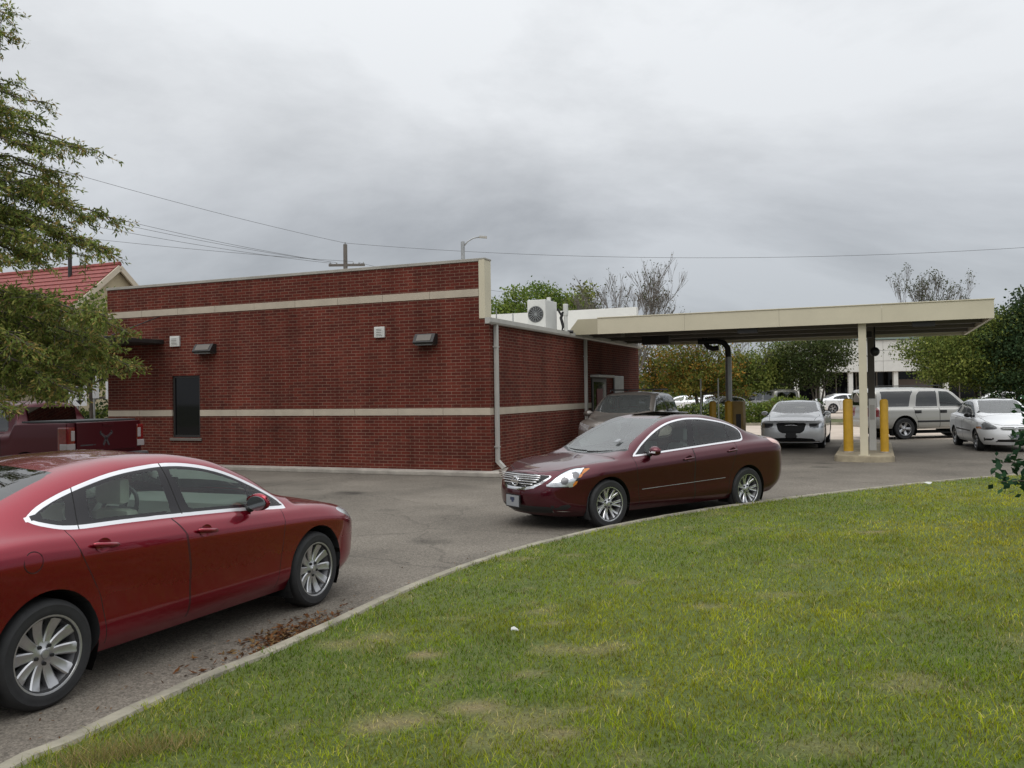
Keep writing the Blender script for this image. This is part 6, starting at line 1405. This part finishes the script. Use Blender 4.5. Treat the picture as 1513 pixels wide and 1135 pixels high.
m = MB(); m.bbox(1.5, 4.8, 1.2, 1.7, 0, 2.6, .02); m.build('brick_panel', principled('brown_panel', (.09, .07, .06), .8), off)
m = MB(); m.bbox(-7.7, 12.4, -.2, 9.2, 6.08, 6.3, .03); m.box(-6, 9, 1.5, 7, 6.3, 7.4); m.build('roof', principled('green_grey_roof', (.16, .21, .19), .5), off)
m = MB(); m.prism([(5, 6.3), (15.5, 6.3), (15.5, 7.0), (8.2, 9.0)], 6.2, 12, 'y'); m.build('sloping_roof', M['white'], off)

# ---- house with the red tile roof, at the left
hs = thing('tile_roofed_house', 'cream house with a red clay tile gable roof behind the tree at the left', 'house', (-17.9, 40.0, 0), PI - TH)
# local x = away from us along the ridge to the left, y = towards the near eave
m = MB(); hw, rz_, ez = 5.0, 8.0, 3.85
m.prism([(-hw, .0), (hw, .0), (hw, ez), (0, rz_ - .12), (-hw, ez)], .35, 22, 'x'); m.build('wall', principled('tan_stucco', (.40, .345, .235), .85, var=.08), hs)
m = MB(); n = 36
def tile_mat():
    mt, nt, out = new_mat('clay_tiles'); b = N(nt, 'ShaderNodeBsdfPrincipled', Roughness=.7); tc = N(nt, 'ShaderNodeTexCoord'); no = N(nt, 'ShaderNodeTexNoise', Scale=7., Detail=4.); L(nt, tc.outputs['Object'], no.inputs['Vector'])
    cr = N(nt, 'ShaderNodeValToRGB'); cr.color_ramp.elements[0].position = .3; cr.color_ramp.elements[0].color = (.17, .034, .028, 1); cr.color_ramp.elements[1].position = .7; cr.color_ramp.elements[1].color = (.27, .062, .052, 1); L(nt, no.outputs['Fac'], cr.inputs[0]); L(nt, cr.outputs[0], b.inputs['Base Color']); L(nt, b.outputs[0], out.inputs[0]); return mt
sl = math.hypot(hw + .4, rz_ - ez + .3); nx = Vector((0, hw + .4, -(rz_ - ez + .3))).normalized()
for sgn in (1, -1):
    d = Vector((0, nx.y * sgn, nx.z)); nn = Vector((0, -nx.z * sgn, nx.y)) if sgn > 0 else Vector((0, nx.z, nx.y))
    for k in range(20):
        a = Vector((11.2, 0, rz_)) + d * (sl * (k + .5) / 20) + nn * (.05)
        m.obox(a, (1, 0, 0), d + nn * .10, nn, 11.05, sl / 40 + .02, .03)
m.tube([(.15, 0, rz_ + .06), (22.2, 0, rz_ + .06)], .13, 8)
m.build('roof', tile_mat(), hs)
m = MB()
for sgn in (1, -1):
    d = Vector((0, nx.y * sgn, nx.z)); m.obox(Vector((.12, 0, rz_ - .10)) + d * sl / 2, (1, 0, 0), d, Vector((1, 0, 0)).cross(d), .05, sl / 2, .12)
m.build('barge_board', principled('pale_board', (.48, .42, .33), .6), hs)
m = MB(); m.tube([(2.6, .6, 7.), (2.6, .6, 9.1)], .09, 8); m.build('vent_pipe', M['bronze'], hs)

# ---- poles, lamp and wires
up = thing('utility_pole', 'wooden utility pole with a crossarm standing behind the brick parapet', 'utility pole', (-11.4, 60, 0))
m = MB(); m.tube([(0, 0, 0), (0, 0, 12.3)], [.19, .14], 10); m.build('post', M['greypost'], up, 'auto')
m = MB(); m.bbox(-1.15, 1.35, -.10, .02, 10.78, 10.95, .02); m.build('crossarm', M['greypost'], up)
m = MB()
for x in (-1.05, -.6, .55, .95, 1.25): m.lathe([(.04, 10.95), (.05, 11.0), (.03, 11.08), (0, 11.12)], 'z', 8, (x, -.04, 0))
m.lathe([(.05, 12.3), (.05, 12.45), (0, 12.5)], 'z', 8); m.build('insulator', M['steel'], up)
sl_ = thing('street_lamp', 'street lamp with a short curved arm above the corner of the parapet', 'street lamp', (-2.45, 45, 0))
m = MB(); m.tube([(0, 0, 0), (0, 0, 9.75)], [.13, .10], 10); m.build('post', M['steel'], sl_, 'auto')
m = MB(); m.tube([(0, 0, 9.45), (.25, 0, 9.75), (.55, 0, 9.93), (.9, 0, 9.98)], .035, 8); m.build('arm', M['steel'], sl_, True)
m = MB(); m.obox((1.06, 0, 9.97), (1, 0, -.08), (0, 1, 0), (.08, 0, 1), .20, .09, .05); m.build('lamp_head', M['gutter'], sl_)
def wire(label, pts, sag=.0, r=.011):
    a, b_ = Vector(pts[0]), Vector(pts[1]); P = [a.lerp(b_, k / 24) + Vector((0, 0, -sag * 4 * (k / 24) * (1 - k / 24))) for k in range(25)]
    m = MB(); m.tube(P, r, 5); o = m.build('overhead_wire', M['bronze'], None, True); tag(o, label, 'wire', 'overhead wires'); return o
# ------------------------------------------------------------------ wires, signs, far left bits
wire('top overhead wire rising from the utility pole to the upper left', [(-26.62, 42, 14.5), (-11.4, 60, 12.4)], .25)
wire('second overhead wire below the top one, left of the utility pole', [(-26.64, 42, 12.69), (-12.4, 60, 11.1)], .35); wire('third overhead wire, just under the second, left of the utility pole', [(-26.64, 42, 12.3), (-12.0, 60, 11.05)], .35)
wire('lowest of the close wires reaching the crossarm from the left', [(-26.64, 42, 11.67), (-12.3, 60, 11.0)], .3); wire('flattest overhead wire left of the utility pole', [(-31.73, 50, 12.1), (-10.83, 60, 11.1)], .2)
wire('long overhead wire crossing the sky above the canopy to the right', [(-11.45, 60, 12.4), (38.4, 52, 10.6)], 1.1)
wire('faint wire dropping behind the roof from the crossarm to the right', [(-10.5, 60, 11.04), (17.2, 90, 11.5)], 1.2)
def sign(label, x, y, zc, w, h, rot, arrow):
    t = thing('road_sign', label, 'road sign', (x, y, 0), rot); m = MB(); m.tube([(0, .02, 0), (0, .02, zc + h * .5)], .03, 8); m.build('post', M['steel'], t)
    m = MB(); m.bbox(-w / 2, w / 2, -.02, -.006, zc - h / 2, zc + h / 2, .005); p = m.build('panel', principled('sign_white', (.74, .75, .76), .5), t)
    if arrow:
        m = MB(); y0 = -.0235
        def q(*pts): m.add([(a * w, y0, zc + b * h) for a, b in pts], [tuple(range(len(pts)))])
        q((-.36, .30), (-.10, .16), (-.10, .26), (.02, .26), (.02, .36), (-.10, .36), (-.10, .44)); q((.0, .36), (.12, .36), (.12, .02), (.0, .02))
        q((-.04, .04), (.30, .04), (.30, -.10), (-.04, -.10)); q((.06, -.10), (.18, -.10), (.18, -.24), (.06, -.24)); q((-.12, -.24), (.36, -.24), (.12, -.44)); q((-.32, -.05), (-.14, .02), (-.1, -.14), (-.3, -.2))
        m.build('symbol', M['black'], p)
    return t
sign('white sign with black arrows on a post left of the building', -13.0, 26, 1.98, .50, .66, .35, True); sign('plain white sign on the nearer of two posts by the building corner', -13.95, 29, 2.25, .30, .75, .5, False); sign('narrow white sign seen nearly edge on right of the small tree trunk', -14.1, 30.5, 2.15, .34, .62, .9, False)
yard_tree('slim young tree with a bare trunk between the road signs', -13.1, 27, 5.2, 1.5, G_MID, 2.3, 5, .14, 700, .07)
hedge('dark shrub row beyond the road signs at the left', -23, -16.2, 37, 1.5, G_DARK + G_MID)
yard_tree('dark tree behind the pickup cab at the far left', -22, 33, 6.5, 3.2, G_DARK + G_MID, 1.4, 8); yard_tree('green tree beyond the pickup, left of the road signs', -17.6, 34, 4.6, 2.0, G_DARK + G_MID, 1.6, 6)
sheet('side_street', [(-60, 47.8), (-40, 40), (-13, 32.5), (-12, 36.9), (-40, 47.9)], .004, M['street'])

# ------------------------------------------------------------------ cars in place
def place(o, x, y, deg, s=1.): o.location = (x, y, 0); o.rotation_euler = (0, 0, math.radians(deg)); o.scale = (s, s, s); return o
place(crimson_sedan(), -3.088, 6.806, 66.996)
place(maroon_sedan(), 1.963, 13.30, 214.1)
HB = math.degrees(-TH) - 90
p = B(5.6, 12.5); silver = place(silver_sedan(), p.x, p.y, HB)
p = B(1.62, 6.2); place(tan_suv(), p.x, p.y, HB, 1.10)
compact = place(white_compact(), 14.55, 26.25, -105)
tahoe = place(silver_suv(), 15.355, 32.259, 8)
place(maroon_pickup(), -10.306, 17.70, 159.9)
def far_copy(src, x, y, deg, label):
    c = copy_tree(src); place(c, x, y, deg); c['label'] = label; c['group'] = 'cars parked across the street'; return c
far_copy(compact, 13.2, 55.0, 200, 'white car parked across the street behind the thin white poles')
far_copy(tahoe, 16.6, 56.5, 100, 'pale large car parked across the street, over the silver sedan')
far_copy(compact, 10.5, 66.0, 20, 'white car parked far off under the half orange tree'); far_copy(silver, 13.6, 70, 170, 'silver car parked far off left of the tube post')
far_copy(compact, 16.9, 72, 10, 'white car far off between the tube post and the green tree'); far_copy(silver, 7.6, 64, 175, 'pale car parked far off next to the end of the brick wall')
far_copy(silver, 25.4, 66, 5, 'silver car far off in front of the white office'); far_copy(compact, 34.5, 62, 160, 'white car far off behind the evergreen at the right')
far_copy(silver, -20.9, 44.5, 60, 'grey car on the side street left of the brick building')
dk = paint('dark_blue_paint', (.02, .025, .04), .3)

# ------------------------------------------------------------------ sky, light, camera
SUN_EL, SUN_AZ = math.radians(52), math.radians(205)      # azimuth from +Y clockwise
w = bpy.data.worlds.new('World'); scene.world = w; w.use_nodes = True; nt = w.node_tree; nt.nodes.clear()
out = N(nt, 'ShaderNodeOutputWorld'); bg = N(nt, 'ShaderNodeBackground'); bg.inputs['Strength'].default_value = .12
sky = N(nt, 'ShaderNodeTexSky'); sky.sky_type = 'NISHITA'; sky.sun_disc = False; sky.sun_elevation = SUN_EL; sky.sun_rotation = SUN_AZ; sky.air_density = 1.; sky.dust_density = 2.
tc = N(nt, 'ShaderNodeTexCoord'); sx = N(nt, 'ShaderNodeSeparateXYZ'); L(nt, tc.outputs['Generated'], sx.inputs[0])
ab = N(nt, 'ShaderNodeMath', operation='MAXIMUM'); L(nt, sx.outputs[2], ab.inputs[0]); ab.inputs[1].default_value = 0.
ad = N(nt, 'ShaderNodeMath', operation='ADD'); L(nt, ab.outputs[0], ad.inputs[0]); ad.inputs[1].default_value = .42
dv = N(nt, 'ShaderNodeMath', operation='DIVIDE'); dv.inputs[0].default_value = 1.; L(nt, ad.outputs[0], dv.inputs[1])
vs = N(nt, 'ShaderNodeVectorMath', operation='SCALE'); L(nt, tc.outputs['Generated'], vs.inputs[0]); L(nt, dv.outputs[0], vs.inputs['Scale'])
mp = N(nt, 'ShaderNodeMapping'); mp.inputs['Location'].default_value = (31., 8., 0); mp.inputs['Scale'].default_value = (.75, .95, .35); L(nt, vs.outputs[0], mp.inputs['Vector'])
n1 = N(nt, 'ShaderNodeTexNoise', Scale=1.3, Detail=9.0, Roughness=.58, Distortion=.35); L(nt, mp.outputs[0], n1.inputs['Vector'])
n2 = N(nt, 'ShaderNodeTexNoise', Scale=.5, Detail=3.0, Roughness=.45); L(nt, mp.outputs[0], n2.inputs['Vector'])
av = N(nt, 'ShaderNodeMath', operation='MULTIPLY_ADD'); L(nt, n1.outputs['Fac'], av.inputs[0]); av.inputs[1].default_value = .55; 
h2 = N(nt, 'ShaderNodeMath', operation='MULTIPLY'); L(nt, n2.outputs['Fac'], h2.inputs[0]); h2.inputs[1].default_value = .45; L(nt, h2.outputs[0], av.inputs[2])
cr = N(nt, 'ShaderNodeValToRGB'); e = cr.color_ramp.elements; e[0].position = .43; e[0].color = (.70, .715, .735, 1); e[1].position = .57; e[1].color = (1.145, 1.16, 1.175, 1); L(nt, av.outputs[0], cr.inputs[0])
gr = N(nt, 'ShaderNodeValToRGB'); e = gr.color_ramp.elements; e[0].position = 0.; e[0].color = (.43, .45, .475, 1); e[1].position = 1.; e[1].color = (1.75, 1.77, 1.79, 1)
for p_, c_ in ((.10, (.47, .49, .515)), (.19, (.555, .57, .592)), (.29, (.72, .73, .742)), (.42, (.80, .81, .82))): q = e.new(p_); q.color = c4(c_)
L(nt, ab.outputs[0], gr.inputs[0])
mu = N(nt, 'ShaderNodeMix', data_type='RGBA', blend_type='MULTIPLY'); mu.inputs['Factor'].default_value = 1.; L(nt, cr.outputs[0], mu.inputs['A']); L(nt, gr.outputs[0], mu.inputs['B'])
sc = N(nt, 'ShaderNodeVectorMath', operation='SCALE'); L(nt, mu.outputs['Result'], sc.inputs[0]); sc.inputs['Scale'].default_value = 1 / .12
mx = N(nt, 'ShaderNodeMix', data_type='RGBA'); mx.inputs['Factor'].default_value = .94; L(nt, sky.outputs[0], mx.inputs['A']); L(nt, sc.outputs[0], mx.inputs['B'])
L(nt, mx.outputs['Result'], bg.inputs['Color']); L(nt, bg.outputs[0], out.inputs['Surface'])
sd = bpy.data.lights.new('sun', 'SUN'); sd.energy = .9; sd.angle = math.radians(35); sd.color = (1., .97, .93); so = link(bpy.data.objects.new('sun', sd))
dirv = Vector((math.sin(SUN_AZ) * math.cos(SUN_EL), math.cos(SUN_AZ) * math.cos(SUN_EL), math.sin(SUN_EL))); so.rotation_euler = dirv.to_track_quat('Z', 'Y').to_euler(); so.location = (0, 0, 30)

cd = bpy.data.cameras.new('camera'); cam = link(bpy.data.objects.new('camera', cd)); cd.sensor_width = 36; cd.lens = 36 * 1284 / 1513; cd.clip_start = .05; cd.clip_end = 2000
pt, rl = .0106, -.0141
fwd = Vector((0, math.cos(pt), math.sin(pt))); up0 = Vector((0, -math.sin(pt), math.cos(pt))); x0 = Vector((1, 0, 0)); c_, s_ = math.cos(rl), math.sin(rl)
rx = x0 * c_ + up0 * s_; uy = -x0 * s_ + up0 * c_
mt = Matrix(((rx.x, uy.x, -fwd.x), (rx.y, uy.y, -fwd.y), (rx.z, uy.z, -fwd.z))).to_4x4(); mt.translation = (0, 0, 1.85); cam.matrix_world = mt
scene.camera = cam
scene.view_settings.view_transform = 'Standard'; scene.view_settings.look = 'None'; scene.view_settings.exposure = 0; scene.view_settings.gamma = 1; scene.view_settings.use_curve_mapping = False
scene.cycles.max_bounces = 6; scene.cycles.transparent_max_bounces = 12; scene.cycles.use_denoising = True
